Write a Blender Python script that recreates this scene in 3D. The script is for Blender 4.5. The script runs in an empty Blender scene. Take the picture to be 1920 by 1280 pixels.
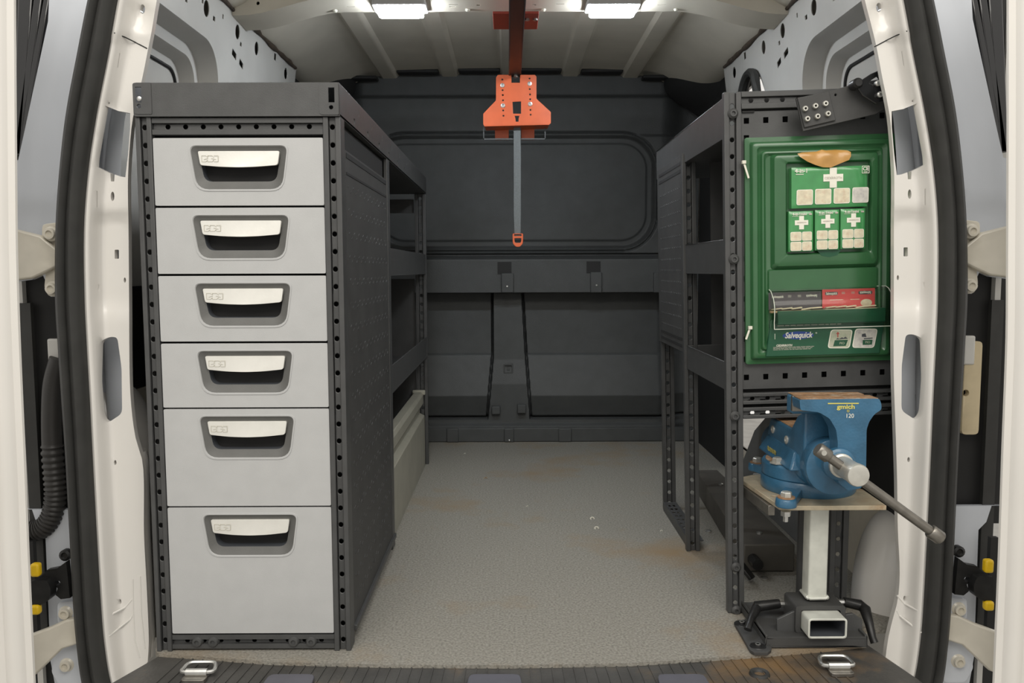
import bpy, bmesh, math, random
from mathutils import Vector, Matrix
from mathutils.geometry import delaunay_2d_cdt
random.seed(7)
scene = bpy.context.scene
col = scene.collection

# ------------------------------------------------------------------ camera
FPX, PITCH, YAW, ROLL, CAMZ = 1551.98, 0.086725, 0.002753, 0.003063, 0.65
Fv = Vector((math.sin(YAW) * math.cos(PITCH), math.cos(YAW) * math.cos(PITCH), -math.sin(PITCH)))
Rv0 = Vector((math.cos(YAW), -math.sin(YAW), 0))
Uv0 = Rv0.cross(Fv)
Rv = Rv0 * math.cos(ROLL) - Uv0 * math.sin(ROLL)
Uv = Uv0 * math.cos(ROLL) + Rv0 * math.sin(ROLL)
cam = bpy.data.cameras.new('camera')
cam.sensor_fit = 'HORIZONTAL'
cam.sensor_width = 36.0
cam.lens = FPX / 1920 * 36.0
cam.clip_start = 0.02
co = bpy.data.objects.new('camera', cam)
col.objects.link(co)
m3 = Matrix((Rv, Uv, -Fv)).transposed()
co.matrix_world = Matrix.Translation((0, 0, CAMZ)) @ m3.to_4x4()
scene.camera = co

# ------------------------------------------------------------------ light
world = bpy.data.worlds.new('workshop_air')
scene.world = world
world.use_nodes = True
bg = world.node_tree.nodes['Background']
bg.inputs[0].default_value = (1.0, 0.965, 0.91, 1)
bg.inputs[1].default_value = 0.82


def area(name, loc, target, sx, sy, power, color):
    L = bpy.data.lights.new(name, 'AREA')
    L.shape = 'RECTANGLE'
    L.size, L.size_y, L.energy, L.color = sx, sy, power, color
    o = bpy.data.objects.new(name, L)
    col.objects.link(o)
    o.location = loc
    o.rotation_euler = (Vector(target) - Vector(loc)).to_track_quat('-Z', 'Y').to_euler()
    return o


# bank of fluorescent fittings on the workshop ceiling behind the van
area('workshop_tubes', (0.1, -0.9, 2.7), (0.0, 1.9, 0.4), 3.4, 1.4, 72, (1.0, 0.955, 0.875))

vs = scene.view_settings
vs.view_transform = 'Standard'
vs.look = 'None'
vs.gamma = 1.0
vs.use_curve_mapping = False
vs.exposure = 0.08
scene.cycles.max_bounces = 8


# ------------------------------------------------------------------ helpers
def ray(u, v):
    return Fv + Rv * ((u - 960) / FPX) + Uv * ((640 - v) / FPX)


def at(u, v, Y):
    """point of the plane y = Y seen at photo pixel (u, v)"""
    d = ray(u, v)
    return Vector((0, 0, CAMZ)) + d * (Y / d.y)


def atx(u, v, X):
    d = ray(u, v)
    return Vector((0, 0, CAMZ)) + d * (X / d.x)


def atz(u, v, Z):
    d = ray(u, v)
    return Vector((0, 0, CAMZ)) + d * ((Z - CAMZ) / d.z)


XR, YR, RR = 0.41198, 1.5165, 0.02703      # right rack: corner post and its small lean
RM = Matrix.Rotation(-RR, 3, 'Y')


def rat(u, v, yl):
    """right-rack coordinates of photo pixel (u, v) on the rack plane y = yl"""
    p = at(u, v, YR + yl)
    return RM.transposed() @ (p - Vector((XR, YR, 0)))


def sm(a, b, x):
    t = min(1, max(0, (x - a) / (b - a)))
    return t * t * (3 - 2 * t)


def lerp(tab, x):
    if x <= tab[0][0]:
        (a, fa), (b, fb) = tab[0], tab[1]
    elif x >= tab[-1][0]:
        (a, fa), (b, fb) = tab[-2], tab[-1]
    else:
        for (a, fa), (b, fb) in zip(tab, tab[1:]):
            if a <= x <= b:
                break
    return fa + (fb - fa) * (x - a) / (b - a)


def cat(tab, x):
    """smooth (Catmull-Rom) table look-up"""
    if x <= tab[0][0] or x >= tab[-1][0]:
        return lerp(tab, x)
    for i in range(len(tab) - 1):
        if tab[i][0] <= x <= tab[i + 1][0]:
            break
    p1, p2 = tab[i], tab[i + 1]
    p0 = tab[max(i - 1, 0)]
    p3 = tab[min(i + 2, len(tab) - 1)]
    h = p2[0] - p1[0]
    m1 = (p2[1] - p0[1]) / (p2[0] - p0[0]) * h
    m2 = (p3[1] - p1[1]) / (p3[0] - p1[0]) * h
    t = (x - p1[0]) / h
    return (2*t**3 - 3*t*t + 1) * p1[1] + (t**3 - 2*t*t + t) * m1 + (-2*t**3 + 3*t*t) * p2[1] + (t**3 - t*t) * m2


def rpoly(pts, r, n=4):
    """polygon with rounded corners (r: one radius or one per corner)"""
    out = []
    N = len(pts)
    for i in range(N):
        p = Vector(pts[i]).to_2d()
        a = Vector(pts[i - 1]).to_2d()
        b = Vector(pts[(i + 1) % N]).to_2d()
        rr = r[i] if isinstance(r, (list, tuple)) else r
        da, db = (a - p), (b - p)
        k = min(rr, da.length * .48, db.length * .48)
        if k < 1e-6:
            out.append((p.x, p.y))
            continue
        s, e = p + da.normalized() * k, p + db.normalized() * k
        for j in range(n + 1):
            t = j / n
            q = s * (1-t)**2 + p * 2*t*(1-t) + e * t*t
            out.append((q.x, q.y))
    return out


def rrect(x0, z0, x1, z1, r, n=4):
    return rpoly([(x0, z0), (x1, z0), (x1, z1), (x0, z1)], r, n)


def circ(cx, cz, rx, rz=None, n=12, a0=0):
    rz = rz or rx
    return [(cx + rx*math.cos(a0 + 2*math.pi*i/n), cz + rz*math.sin(a0 + 2*math.pi*i/n)) for i in range(n)]


def inpoly(p, poly):
    x, y = p
    c = False
    j = len(poly) - 1
    for i in range(len(poly)):
        xi, yi = poly[i][0], poly[i][1]
        xj, yj = poly[j][0], poly[j][1]
        if (yi > y) != (yj > y) and x < (xj - xi) * (y - yi) / (yj - yi) + xi:
            c = not c
        j = i
    return c


def segd(p, poly):
    best = 1e9
    P = Vector(p)
    for i in range(len(poly)):
        a, b = Vector(poly[i-1]), Vector(poly[i])
        d = b - a
        t = max(0, min(1, (P - a).dot(d) / max(d.length_squared, 1e-12)))
        best = min(best, (P - a - d*t).length)
    return best


def cdt(outer, holes=(), step=None, extra=(), skip=None):
    loops = [[tuple(p) for p in outer]] + [[tuple(p) for p in h] for h in holes]
    V, Eg = [], []
    for L in loops:
        b = len(V)
        V += [Vector(p) for p in L]
        Eg += [(b + i, b + (i + 1) % len(L)) for i in range(len(L))]
    if step:
        xs = [p[0] for p in outer]
        ys = [p[1] for p in outer]
        nx = int((max(xs) - min(xs)) / step)
        ny = int((max(ys) - min(ys)) / step)
        for i in range(1, nx + 1):
            for j in range(1, ny + 1):
                p = (min(xs) + i*step, min(ys) + j*step)
                if skip and skip(p):
                    continue
                if inpoly(p, outer) and segd(p, outer) > step*.35:
                    ok = True
                    for h in holes:
                        if min(q[0] for q in h) - step < p[0] < max(q[0] for q in h) + step and min(q[1] for q in h) - step < p[1] < max(q[1] for q in h) + step and (inpoly(p, h) or segd(p, h) < step*.3):
                            ok = False
                            break
                    if ok:
                        V.append(Vector(p))
    for p in extra:
        if inpoly(p, outer) and segd(p, outer) > .003 and not any(inpoly(p, h) or segd(p, h) < .003 for h in holes):
            V.append(Vector(p))
    r = delaunay_2d_cdt(V, Eg, [], 1, 1e-6)
    P = [tuple(p) for p in r[0]]
    F = []
    hb = [(min(q[0] for q in h), max(q[0] for q in h), min(q[1] for q in h), max(q[1] for q in h), h) for h in holes]
    for f in r[2]:
        c = (sum(P[i][0] for i in f)/3, sum(P[i][1] for i in f)/3)
        if not any(b[0] < c[0] < b[1] and b[2] < c[1] < b[3] and inpoly(c, b[4]) for b in hb):
            F.append(tuple(f))
    return P, F


class MB:
    """collects geometry for ONE mesh"""
    def __init__(s):
        s.v, s.f = [], []

    def add(s, V, F):
        b = len(s.v)
        s.v += [Vector(p) for p in V]
        s.f += [tuple(i + b for i in f) for f in F]
        return s

    def box(s, a, b):
        x0, x1 = sorted((a[0], b[0]))
        y0, y1 = sorted((a[1], b[1]))
        z0, z1 = sorted((a[2], b[2]))
        return s.add([(x0,y0,z0),(x1,y0,z0),(x1,y1,z0),(x0,y1,z0),(x0,y0,z1),(x1,y0,z1),(x1,y1,z1),(x0,y1,z1)],
                     [(0,3,2,1),(4,5,6,7),(0,1,5,4),(1,2,6,5),(2,3,7,6),(3,0,4,7)])

    def obox(s, p, q, w, h, up=(0, 0, 1)):
        """bar from p to q, width w, height h"""
        p, q = Vector(p), Vector(q)
        d = (q - p).normalized()
        sx = d.cross(Vector(up)).normalized()
        uz = sx.cross(d)
        V = []
        for e in (p, q):
            for a, b in ((-1,-1),(1,-1),(1,1),(-1,1)):
                V.append(e + sx*a*w/2 + uz*b*h/2)
        return s.add(V, [(0,1,2,3),(7,6,5,4),(0,4,5,1),(1,5,6,2),(2,6,7,3),(3,7,4,0)])

    def tube(s, path, r, n=12, closed=False, caps=True):
        pts = [Vector(p) for p in path]
        N = len(pts)
        rs = r if isinstance(r, (list, tuple)) else [r]*N
        b = len(s.v)
        t0 = None
        nrm = None
        for i in range(N):
            if closed:
                t = (pts[(i+1) % N] - pts[i-1]).normalized()
            else:
                t = (pts[min(i+1, N-1)] - pts[max(i-1, 0)]).normalized()
            if nrm is None:
                nrm = t.orthogonal().normalized()
            else:
                nrm = (nrm - t*nrm.dot(t))
                nrm = nrm.normalized() if nrm.length > 1e-6 else t.orthogonal().normalized()
            bn = t.cross(nrm)
            for k in range(n):
                a = 2*math.pi*k/n
                s.v.append(pts[i] + (nrm*math.cos(a) + bn*math.sin(a))*rs[i])
        M = N if closed else N-1
        for i in range(M):
            for k in range(n):
                a, c = b + i*n + k, b + i*n + (k+1) % n
                i2 = (i+1) % N
                s.f.append((a, c, b + i2*n + (k+1) % n, b + i2*n + k))
        if caps and not closed:
            s.f.append(tuple(b + k for k in reversed(range(n))))
            s.f.append(tuple(b + (N-1)*n + k for k in range(n)))
        return s

    def cyl(s, p, q, r, n=16, r2=None):
        return s.tube([p, q], [r, r if r2 is None else r2], n)

    def lathe(s, c, prof, n=32, axis='z'):
        """profile [(radius, height)] turned about an axis through c"""
        b = len(s.v)
        for (r, h) in prof:
            for k in range(n):
                a = 2*math.pi*k/n
                ca, sa = r*math.cos(a), r*math.sin(a)
                if axis == 'z':
                    p = (c[0]+ca, c[1]+sa, c[2]+h)
                elif axis == 'y':
                    p = (c[0]+ca, c[1]+h, c[2]-sa)
                else:
                    p = (c[0]+h, c[1]+ca, c[2]+sa)
                s.v.append(Vector(p))
        for i in range(len(prof)-1):
            for k in range(n):
                s.f.append((b+i*n+k, b+i*n+(k+1) % n, b+(i+1)*n+(k+1) % n, b+(i+1)*n+k))
        s.f.append(tuple(b+k for k in reversed(range(n))))
        s.f.append(tuple(b+(len(prof)-1)*n+k for k in range(n)))
        return s

    def rings(s, loops, cap0=False, cap1=True):
        """join successive closed loops of equal vertex count"""
        b = len(s.v)
        n = len(loops[0])
        for L in loops:
            s.v += [Vector(p) for p in L]
        for i in range(len(loops)-1):
            for k in range(n):
                s.f.append((b+i*n+k, b+i*n+(k+1) % n, b+(i+1)*n+(k+1) % n, b+(i+1)*n+k))
        if cap0:
            s.f.append(tuple(b+k for k in reversed(range(n))))
        if cap1:
            s.f.append(tuple(b+(len(loops)-1)*n+k for k in range(n)))
        return s

    def plate(s, outer, holes=(), fn=None, th=0.002, step=None, back=True, extra=(), skip=None):
        """sheet with cut-outs; fn(s, t, d) maps sheet coords + depth to space"""
        V2, F2 = cdt(outer, holes, step, extra, skip)
        s.add([fn(p[0], p[1], 0) for p in V2], F2)
        if back:
            s.add([fn(p[0], p[1], th) for p in V2], [tuple(reversed(f)) for f in F2])
        for L in [outer] + list(holes):
            n = len(L)
            s.add([fn(p[0], p[1], 0) for p in L] + [fn(p[0], p[1], th) for p in L],
                  [(i, n+i, n+(i+1) % n, (i+1) % n) for i in range(n)])
        return s

    def prism(s, poly, fn, th):
        n = len(poly)
        V2, F2 = cdt(poly)
        s.add([fn(p[0], p[1], 0) for p in V2], F2)
        s.add([fn(p[0], p[1], th) for p in V2], [tuple(reversed(f)) for f in F2])
        s.add([fn(p[0], p[1], 0) for p in poly] + [fn(p[0], p[1], th) for p in poly],
              [(i, n+i, n+(i+1) % n, (i+1) % n) for i in range(n)])
        return s

    def grid(s, nu, nv, fn):
        b = len(s.v)
        for i in range(nu+1):
            for j in range(nv+1):
                s.v.append(Vector(fn(i/nu, j/nv)))
        for i in range(nu):
            for j in range(nv):
                a = b + i*(nv+1) + j
                s.f.append((a, a+nv+1, a+nv+2, a+1))
        return s

    def mesh(s, name, off=Vector((0, 0, 0)), smooth=30, flip=False):
        me = bpy.data.meshes.new(name)
        me.from_pydata([tuple(p - off) for p in s.v], [], s.f)
        bm = bmesh.new()
        bm.from_mesh(me)
        bmesh.ops.remove_doubles(bm, verts=bm.verts, dist=1e-5)
        bmesh.ops.recalc_face_normals(bm, faces=bm.faces)
        if flip:
            bmesh.ops.reverse_faces(bm, faces=bm.faces)
        bm.to_mesh(me)
        bm.free()
        if smooth:
            me.polygons.foreach_set('use_smooth', [True]*len(me.polygons))
            me.set_sharp_from_angle(angle=math.radians(smooth))
        return me

    def build(s, name, mat, parent=None, bev=0, smooth=30, seg=2):
        off = origin(parent) if parent else Vector((0, 0, 0))
        me = s.mesh(name, off, smooth)
        me.materials.append(MT[mat])
        o = bpy.data.objects.new(name, me)
        col.objects.link(o)
        if parent:
            o.parent = parent
        if bev:
            md = o.modifiers.new('bevel', 'BEVEL')
            md.width, md.segments, md.limit_method, md.angle_limit = bev, seg, 'ANGLE', math.radians(40)
            md.use_clamp_overlap = True
        return o


ORI = {}


def origin(p):
    while p.parent:
        p = p.parent
    return ORI.get(p.name, Vector((0, 0, 0)))


def tag(o, label=None, cate=None, group=None, kind=None):
    if label:
        o['label'] = label
    if cate:
        o['category'] = cate
    if group:
        o['group'] = group
    if kind:
        o['kind'] = kind
    return o


def thing(name, label, cate, org=(0, 0, 0), rack=False, group=None):
    """Empty at a thing's base; rack=True: geometry is given in the leaning right-rack frame"""
    o = bpy.data.objects.new(name, None)
    col.objects.link(o)
    o.empty_display_size = .05
    org = Vector(org)
    if rack:
        o.location = Vector((XR, YR, 0)) + RM @ org
        o.rotation_euler = (0, -RR, 0)
    else:
        o.location = org
    ORI[o.name] = org
    return tag(o, label, cate, group)


def solo(o, org, rack=False):
    """one-mesh thing: move its origin to org"""
    org = Vector(org)
    o.data.transform(Matrix.Translation(-org))
    if rack:
        o.location = Vector((XR, YR, 0)) + RM @ org
        o.rotation_euler = (0, -RR, 0)
    else:
        o.location = org
    return o


def inst(me, name, parent, loc, bev=0):
    o = bpy.data.objects.new(name, me)
    col.objects.link(o)
    o.parent = parent
    o.location = Vector(loc) - (origin(parent) if parent else Vector((0, 0, 0)))
    if bev:
        md = o.modifiers.new('bevel', 'BEVEL')
        md.width, md.segments, md.limit_method = bev, 2, 'ANGLE'
    return o


def text(s_, size, mat, parent, loc, name='lettering', align='CENTER', shear=0, ext=0.0002, xs=1.0, bold=0.0, rot=0.0, mirror=False):
    """raised lettering facing -y, in the frame of its thing"""
    cu = bpy.data.curves.new(name, 'FONT')
    cu.body = s_
    cu.size = size
    cu.align_x = align
    cu.align_y = 'CENTER'
    cu.extrude = ext
    cu.shear = shear
    cu.offset = bold
    cu.resolution_u = 3
    t = bpy.data.objects.new(name, cu)
    col.objects.link(t)
    dg = bpy.context.evaluated_depsgraph_get()
    me = bpy.data.meshes.new_from_object(t.evaluated_get(dg))
    bpy.data.objects.remove(t)
    bpy.data.curves.remove(cu)
    me.name = name
    me.transform(Matrix.Rotation(math.pi/2, 4, 'X') @ Matrix.Rotation(rot + (math.pi if mirror else 0), 4, 'Z') @ Matrix.Diagonal((xs, 1, 1, 1)))
    me.materials.clear()
    me.materials.append(MT[mat])
    return inst(me, name, parent, loc)


# ------------------------------------------------------------------ materials
MT = {}


def mat(name, c, rough=.5, metal=0., var=.06, vs_=40., bump=0., bs=300., coat=0., c2=None, c2amt=.5, c2s=6., spec=.5, trans=0., emit=0., spots=None):
    m = bpy.data.materials.new(name)
    m.use_nodes = True
    nt = m.node_tree
    N, L = nt.nodes, nt.links
    b = N['Principled BSDF']
    b.inputs['Roughness'].default_value = rough
    b.inputs['Metallic'].default_value = metal
    b.inputs['Coat Weight'].default_value = coat
    b.inputs['Coat Roughness'].default_value = .12
    b.inputs['Specular IOR Level'].default_value = spec
    b.inputs['Transmission Weight'].default_value = trans
    tc = N.new('ShaderNodeTexCoord')
    n1 = N.new('ShaderNodeTexNoise')
    n1.inputs['Scale'].default_value = vs_
    n1.inputs['Detail'].default_value = 5
    L.new(tc.outputs['Object'], n1.inputs['Vector'])
    r = N.new('ShaderNodeValToRGB')
    r.color_ramp.elements[0].position = .3
    r.color_ramp.elements[1].position = .7
    r.color_ramp.elements[0].color = tuple(min(1, x*(1-var)) for x in c) + (1,)
    r.color_ramp.elements[1].color = tuple(min(1, x*(1+var)) for x in c) + (1,)
    L.new(n1.outputs[0], r.inputs[0])
    out = r.outputs[0]
    if c2:
        n2 = N.new('ShaderNodeTexNoise')
        n2.inputs['Scale'].default_value = c2s
        n2.inputs['Detail'].default_value = 6
        n2.inputs['Roughness'].default_value = .65
        L.new(tc.outputs['Object'], n2.inputs['Vector'])
        r2 = N.new('ShaderNodeValToRGB')
        r2.color_ramp.elements[0].position = 1 - c2amt - .12 + .03
        r2.color_ramp.elements[1].position = 1 - c2amt + .15
        fac_in = n2.outputs[0]
        for (sp, rad, gain) in spots or ():
            # dirt patch: more of the second colour round one point
            vd = N.new('ShaderNodeVectorMath')
            vd.operation = 'DISTANCE'
            L.new(tc.outputs['Object'], vd.inputs[0])
            vd.inputs[1].default_value = sp
            mr = N.new('ShaderNodeMapRange')
            mr.interpolation_type = 'SMOOTHSTEP'
            mr.inputs[1].default_value = 0
            mr.inputs[2].default_value = rad
            mr.inputs[3].default_value = gain
            mr.inputs[4].default_value = 0
            L.new(vd.outputs['Value'], mr.inputs[0])
            ad = N.new('ShaderNodeMath')
            ad.operation = 'ADD'
            L.new(fac_in, ad.inputs[0])
            L.new(mr.outputs[0], ad.inputs[1])
            fac_in = ad.outputs[0]
        L.new(fac_in, r2.inputs[0])
        mx = N.new('ShaderNodeMix')
        mx.data_type = 'RGBA'
        L.new(r2.outputs[0], mx.inputs[0])
        L.new(out, mx.inputs[6])
        mx.inputs[7].default_value = tuple(c2) + (1,)
        out = mx.outputs[2]
    L.new(out, b.inputs['Base Color'])
    if bump:
        n3 = N.new('ShaderNodeTexNoise')
        n3.inputs['Scale'].default_value = bs
        n3.inputs['Detail'].default_value = 3
        L.new(tc.outputs['Object'], n3.inputs['Vector'])
        bp = N.new('ShaderNodeBump')
        bp.inputs['Strength'].default_value = bump
        bp.inputs['Distance'].default_value = .002
        L.new(n3.outputs[0], bp.inputs['Height'])
        L.new(bp.outputs[0], b.inputs['Normal'])
    if emit:
        b.inputs['Emission Color'].default_value = tuple(c) + (1,)
        b.inputs['Emission Strength'].default_value = emit
    MT[name] = m
    return m


mat('carpet', (.275, .263, .232), .95, var=.30, vs_=230, bump=.8, bs=620, c2=(.29, .215, .135), c2amt=.36, c2s=3.0, spec=.1, spots=(((.50, 1.39, 0), .22, .22), ((.43, 1.85, 0), .22, .16), ((-.45, 1.36, 0), .25, .12), ((.25, 2.9, 0), .5, .08)))
mat('white_paint', (.70, .68, .645), .3, coat=.35, var=.02, vs_=6)
mat('sealant', (.075, .055, .04), .8, var=.3, vs_=60)
mat('cool_paint', (.60, .63, .68), .35, coat=.3, var=.03, vs_=8)
mat('inner_paint', (.60, .59, .56), .45, coat=.1, var=.05, vs_=9)
mat('roof_paint', (.66, .615, .52), .6, var=.07, vs_=7)
mat('bulkhead_plastic', (.066, .070, .070), .55, bump=.35, bs=500, var=.08, vs_=20)
mat('black_trim', (.016, .016, .016), .7)
mat('seal_rubber', (.032, .032, .030), .55, var=.15, vs_=30)
mat('black_gloss', (.012, .012, .013), .12, coat=.5)
mat('rack_black', (.062, .063, .063), .42, bump=.14, bs=900, var=.12, vs_=30)
mat('rack_side', (.052, .052, .051), .6, bump=.16, bs=700, var=.15, vs_=20)
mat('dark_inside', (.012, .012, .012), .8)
mat('drawer_grey', (.45, .455, .455), .5, bump=.12, bs=900, var=.03, vs_=25)
mat('bezel_grey', (.105, .105, .10), .5, bump=.15, bs=900, var=.06)
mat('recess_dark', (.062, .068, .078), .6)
mat('aluminium', (.80, .79, .74), .38, metal=.45, var=.05, vs_=30, bump=.05)
mat('emboss', (.52, .50, .43), .5)
mat('board_beige', (.36, .35, .29), .5, var=.08, vs_=15)
mat('orange_paint', (.62, .115, .035), .4, var=.08, vs_=20)
mat('rail_red', (.042, .025, .022), .5, var=.15)
mat('red_plate', (.42, .06, .04), .5)
mat('strap_grey', (.125, .135, .135), .8, var=.1, vs_=200)
mat('zinc', (.62, .62, .60), .3, metal=.9, var=.12, vs_=60)
mat('galvanised', (.60, .61, .555), .4, metal=.12, var=.12, vs_=35)
mat('steel_dark', (.25, .235, .21), .38, metal=.85, var=.15, vs_=60)
mat('steel_light', (.60, .59, .54), .4, metal=.6, var=.1, vs_=60)
mat('vise_blue', (.034, .122, .215), .34, coat=.3, var=.2, vs_=30, bump=.25, bs=260)
mat('rust', (.27, .15, .075), .7, var=.3, vs_=90, bump=.3, c2=(.42, .36, .28), c2amt=.4, c2s=60)
mat('plate_metal', (.50, .43, .31), .5, metal=.3, var=.2, vs_=50, c2=(.30, .17, .08), c2amt=.4, c2s=25)
mat('kit_green', (.030, .115, .042), .3, coat=.4, var=.12, vs_=14, bump=.06, bs=120)
mat('pack_green', (.055, .27, .085), .22, coat=.5, var=.12, vs_=40, bump=.25, bs=45)
mat('label_green', (.012, .085, .040), .35)
mat('print_white', (.80, .78, .68), .5)
mat('print_grey', (.45, .42, .36), .5)
mat('print_blue', (.02, .06, .28), .4)
mat('print_yellow', (.62, .55, .13), .5)
mat('side_yellow', (.30, .27, .08), .6, var=.4, vs_=200)
mat('print_red', (.45, .08, .06), .5)
mat('photo_cream', (.68, .62, .46), .45, var=.12, vs_=110, c2=(.55, .40, .28), c2amt=.42, c2s=70)
mat('photo_grey', (.60, .58, .53), .45, var=.15, vs_=110, c2=(.36, .34, .34), c2amt=.42, c2s=80)
mat('photo_green', (.42, .45, .33), .45, var=.12, vs_=90, c2=(.56, .52, .42), c2amt=.45, c2s=60)
mat('box_red', (.66, .085, .085), .45)
mat('box_purple', (.10, .085, .095), .45)
mat('box_inner', (.72, .62, .44), .7, var=.1)
mat('box_tan', (.40, .28, .16), .7, var=.15)
mat('tape_brown', (.47, .25, .065), .3, coat=.25, var=.1, vs_=40, bump=.15, bs=60)
mat('tie_white', (.72, .70, .60), .5)
mat('sill_rubber', (.062, .060, .056), .42, var=.3, vs_=14, bump=.3, bs=200, c2=(.17, .105, .048), c2amt=.34, c2s=7, spots=(((.42, 1.31, 0), .26, .20),))
mat('sill_smooth', (.10, .10, .12), .45)
mat('liner_grey', (.19, .19, .185), .7, var=.06)
mat('yellow_plastic', (.85, .55, .01), .4)
mat('hinge_black', (.02, .02, .02), .4, metal=.3, var=.3, vs_=60)
mat('hinge_white', (.66, .62, .53), .35, coat=.3, var=.04)
mat('hose_black', (.035, .033, .031), .5)
mat('cream_plastic', (.62, .52, .34), .5)
mat('lamp_body', (.5, .5, .5), .5)
mat('lamp_led', (.88, .94, 1.0), .5, emit=130)
mat('channel_dusty', (.085, .078, .066), .6, var=.25, vs_=14)
mat('lit_edge', (.62, .65, .56), .3)  # pale opaque colour standing for edge-lit plastic
mat('clear_plastic', (.92, .95, .92), .04, trans=1., var=0)
MT['clear_plastic'].node_tree.nodes['Principled BSDF'].inputs['IOR'].default_value = 1.22
mat('debris_white', (.75, .72, .62), .8)
mat('concrete', (.34, .33, .31), .8, var=.15, vs_=8)

# ================================================================== the van: floor, roof, walls
X0 = 0.004            # centre plane of the van body
YB = 3.112            # bulkhead


def mx(p, s):
    """left-side point mirrored to the right when s = 1"""
    p = Vector(p)
    return p if s < 0 else Vector((2*X0 - p.x, p.y, p.z))


# floor -----------------------------------------------------------
fl = MB()
edge = [(-.61, 1.372), (-.60, 1.362), (-.40, 1.330), (-.2, 1.318), (0, 1.314), (.2, 1.320), (.40, 1.345), (.55, 1.37), (.618, 1.385)]
fl.prism(edge + [(.64, 1.45), (.86, 1.47), (.86, 3.2), (-.86, 3.2), (-.86, 1.47), (-.64, 1.45)], lambda a, b, d: Vector((a, b, -d)), .012)
tag(fl.build('floor', 'carpet'), 'beige grey carpeted load floor of the van, lightly stained', kind='structure')

# ground of the workshop
g = MB().box((-6, -5, -.62), (6, 7, -.60))
tag(g.build('floor_workshop', 'concrete'), 'grey concrete workshop floor under the van', kind='structure')

# sill ------------------------------------------------------------
sl = MB()
outl = [(-.60, 1.372), (-.64, 1.27), (-.66, 1.20), (.66, 1.20), (.655, 1.27), (.625, 1.40), (.5, 1.40), (-.5, 1.36)]
sl.prism(outl, lambda a, b, d: Vector((a, b, -.006 - d)), .03)
sill = tag(sl.build('trim_1', 'sill_rubber', bev=.003), 'ribbed black rubber sill cover along the rear door opening', kind='structure')
for i in range(62):
    x = -.555 + i*.0178
    if abs(x) > .56:
        continue
    y1 = lerp(edge, x) + .010
    MB().obox((x*1.035, 1.205, -.0055), (x, y1, -.0055), .0022, .0022).build('rib', 'sill_rubber', sill)
for (u0, u1) in ((500, 595), (875, 980), (1228, 1325)):
    a, b = atz(u0, 1273, -.006), atz(u1, 1273, -.006)
    m = MB()
    pl = rpoly([(a.x, a.y - .06), (b.x, a.y - .06), (b.x - .004, a.y + .003), (a.x + .004, a.y + .003)], .012)
    m.prism(pl, lambda p, q, d: Vector((p, q, .0015 - d)), .006)
    m.build('latch_pad', 'sill_smooth', sill, bev=.002)
c = atz(1424, 1264, -.006)
m = MB()
m.lathe(c, [(.017, 0), (.015, .0045), (.010, .0035), (.007, -.002)], 20)
m.build('rubber_plug', 'seal_rubber', sill)

# roof ------------------------------------------------------------
ROOFZ = 1.372


def roofz(x):
    e = abs(x - X0)
    return ROOFZ - .075*sm(.50, .70, e) - .02*(e/.7)**2


rg = MB()
NX = 280


def roof_pt(s, t):
    x = -.80 + 1.60*s
    y = 1.50 + (YB + .02 - 1.50)*t
    z = roofz(x)
    k = (x - X0) / .222
    f = abs(k - round(k)) * .222
    z -= .010 * (1 - sm(.024, .036, f)) * (1 if abs(x - X0) < .60 else 0)
    return (x, y, z)


rg.grid(NX, 24, roof_pt)
roof = tag(rg.build('ceiling', 'roof_paint'), 'ribbed painted steel roof of the van seen from inside', kind='structure')
for i in range(-3, 3):                       # black strips standing for the shade in the open swage ends
    xa, xb = X0 + (i + .16)*.222, X0 + (i + .84)*.222
    z = roofz((xa + xb)/2)
    MB().obox((xa, YB - .035, z - .004), (xb, YB - .035, z - .004), .05, .012).build('swage_end_shade', 'black_trim', roof, bev=.004)

# roof cross member carrying the lamps
bm_ = MB()
BY0, BY1, BZ = 2.075, 2.175, 1.312


def beam_z(x):
    return BZ - .045*sm(.42, .66, abs(x - X0))


holes_u = [485, 620, 742, 827, 953, 1074, 1206, 1275, 1327, 1380]
hs = []
for u in holes_u:
    p = at(u, 8, BY0)
    r = .006 if u in (620, 827, 1074, 1275) else .004
    hs.append(circ(p.x, .022, r, n=10))
bm_.plate([(-.70, 0)] + [(-.70 + 1.4*i/30, 0) for i in range(1, 30)] + [(.70, 0), (.70, .10), (-.70, .10)], hs,
          lambda a, b, d: Vector((a, BY0 + d - b*.25, beam_z(a) + b)), .003, step=.03)
slots = []
for (u, v, w, h) in ((655, 34, .022, .003), (850, 28, .022, .003), (1050, 27, .022, .003), (1242, 30, .022, .003), (848, 35, .016, .004), (897, 30, .009, .006), (1002, 30, .009, .006)):
    p = at(u, v, BY0 + .05)
    slots.append(rrect(p.x - w/2, .06 - h/2 + (v-30)*.002, p.x + w/2, .06 + h/2 + (v-30)*.002, .001, 2))
nb = 40
bm_.plate([(-.70 + 1.4*i/nb, 0) for i in range(nb+1)] + [(.70 - 1.4*i/nb, .105) for i in range(nb+1)], slots,
          lambda a, b, d: Vector((a, BY0 + b, beam_z(a) - .006*b/.1 + d)), .003, step=.03)
bm_.grid(nb, 1, lambda s, t: (-.70 + 1.4*s, BY1 + .005 + .015*t, beam_z(-.70 + 1.4*s) - .006 + .09*t))
beam = tag(bm_.build('trim_2', 'roof_paint'), 'punched steel cross member under the van roof', kind='structure')
for (u, v) in ((629, 40), (877, 29), (1019, 28), (1267, 35)):
    p = at(u, v, BY1 - .01)
    MB().lathe((p.x, BY1 - .012, beam_z(p.x) - .011), [(.003, 0), (.006, .003), (.006, .006)], 10).build('plastic_clip', 'tie_white', beam)
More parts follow.
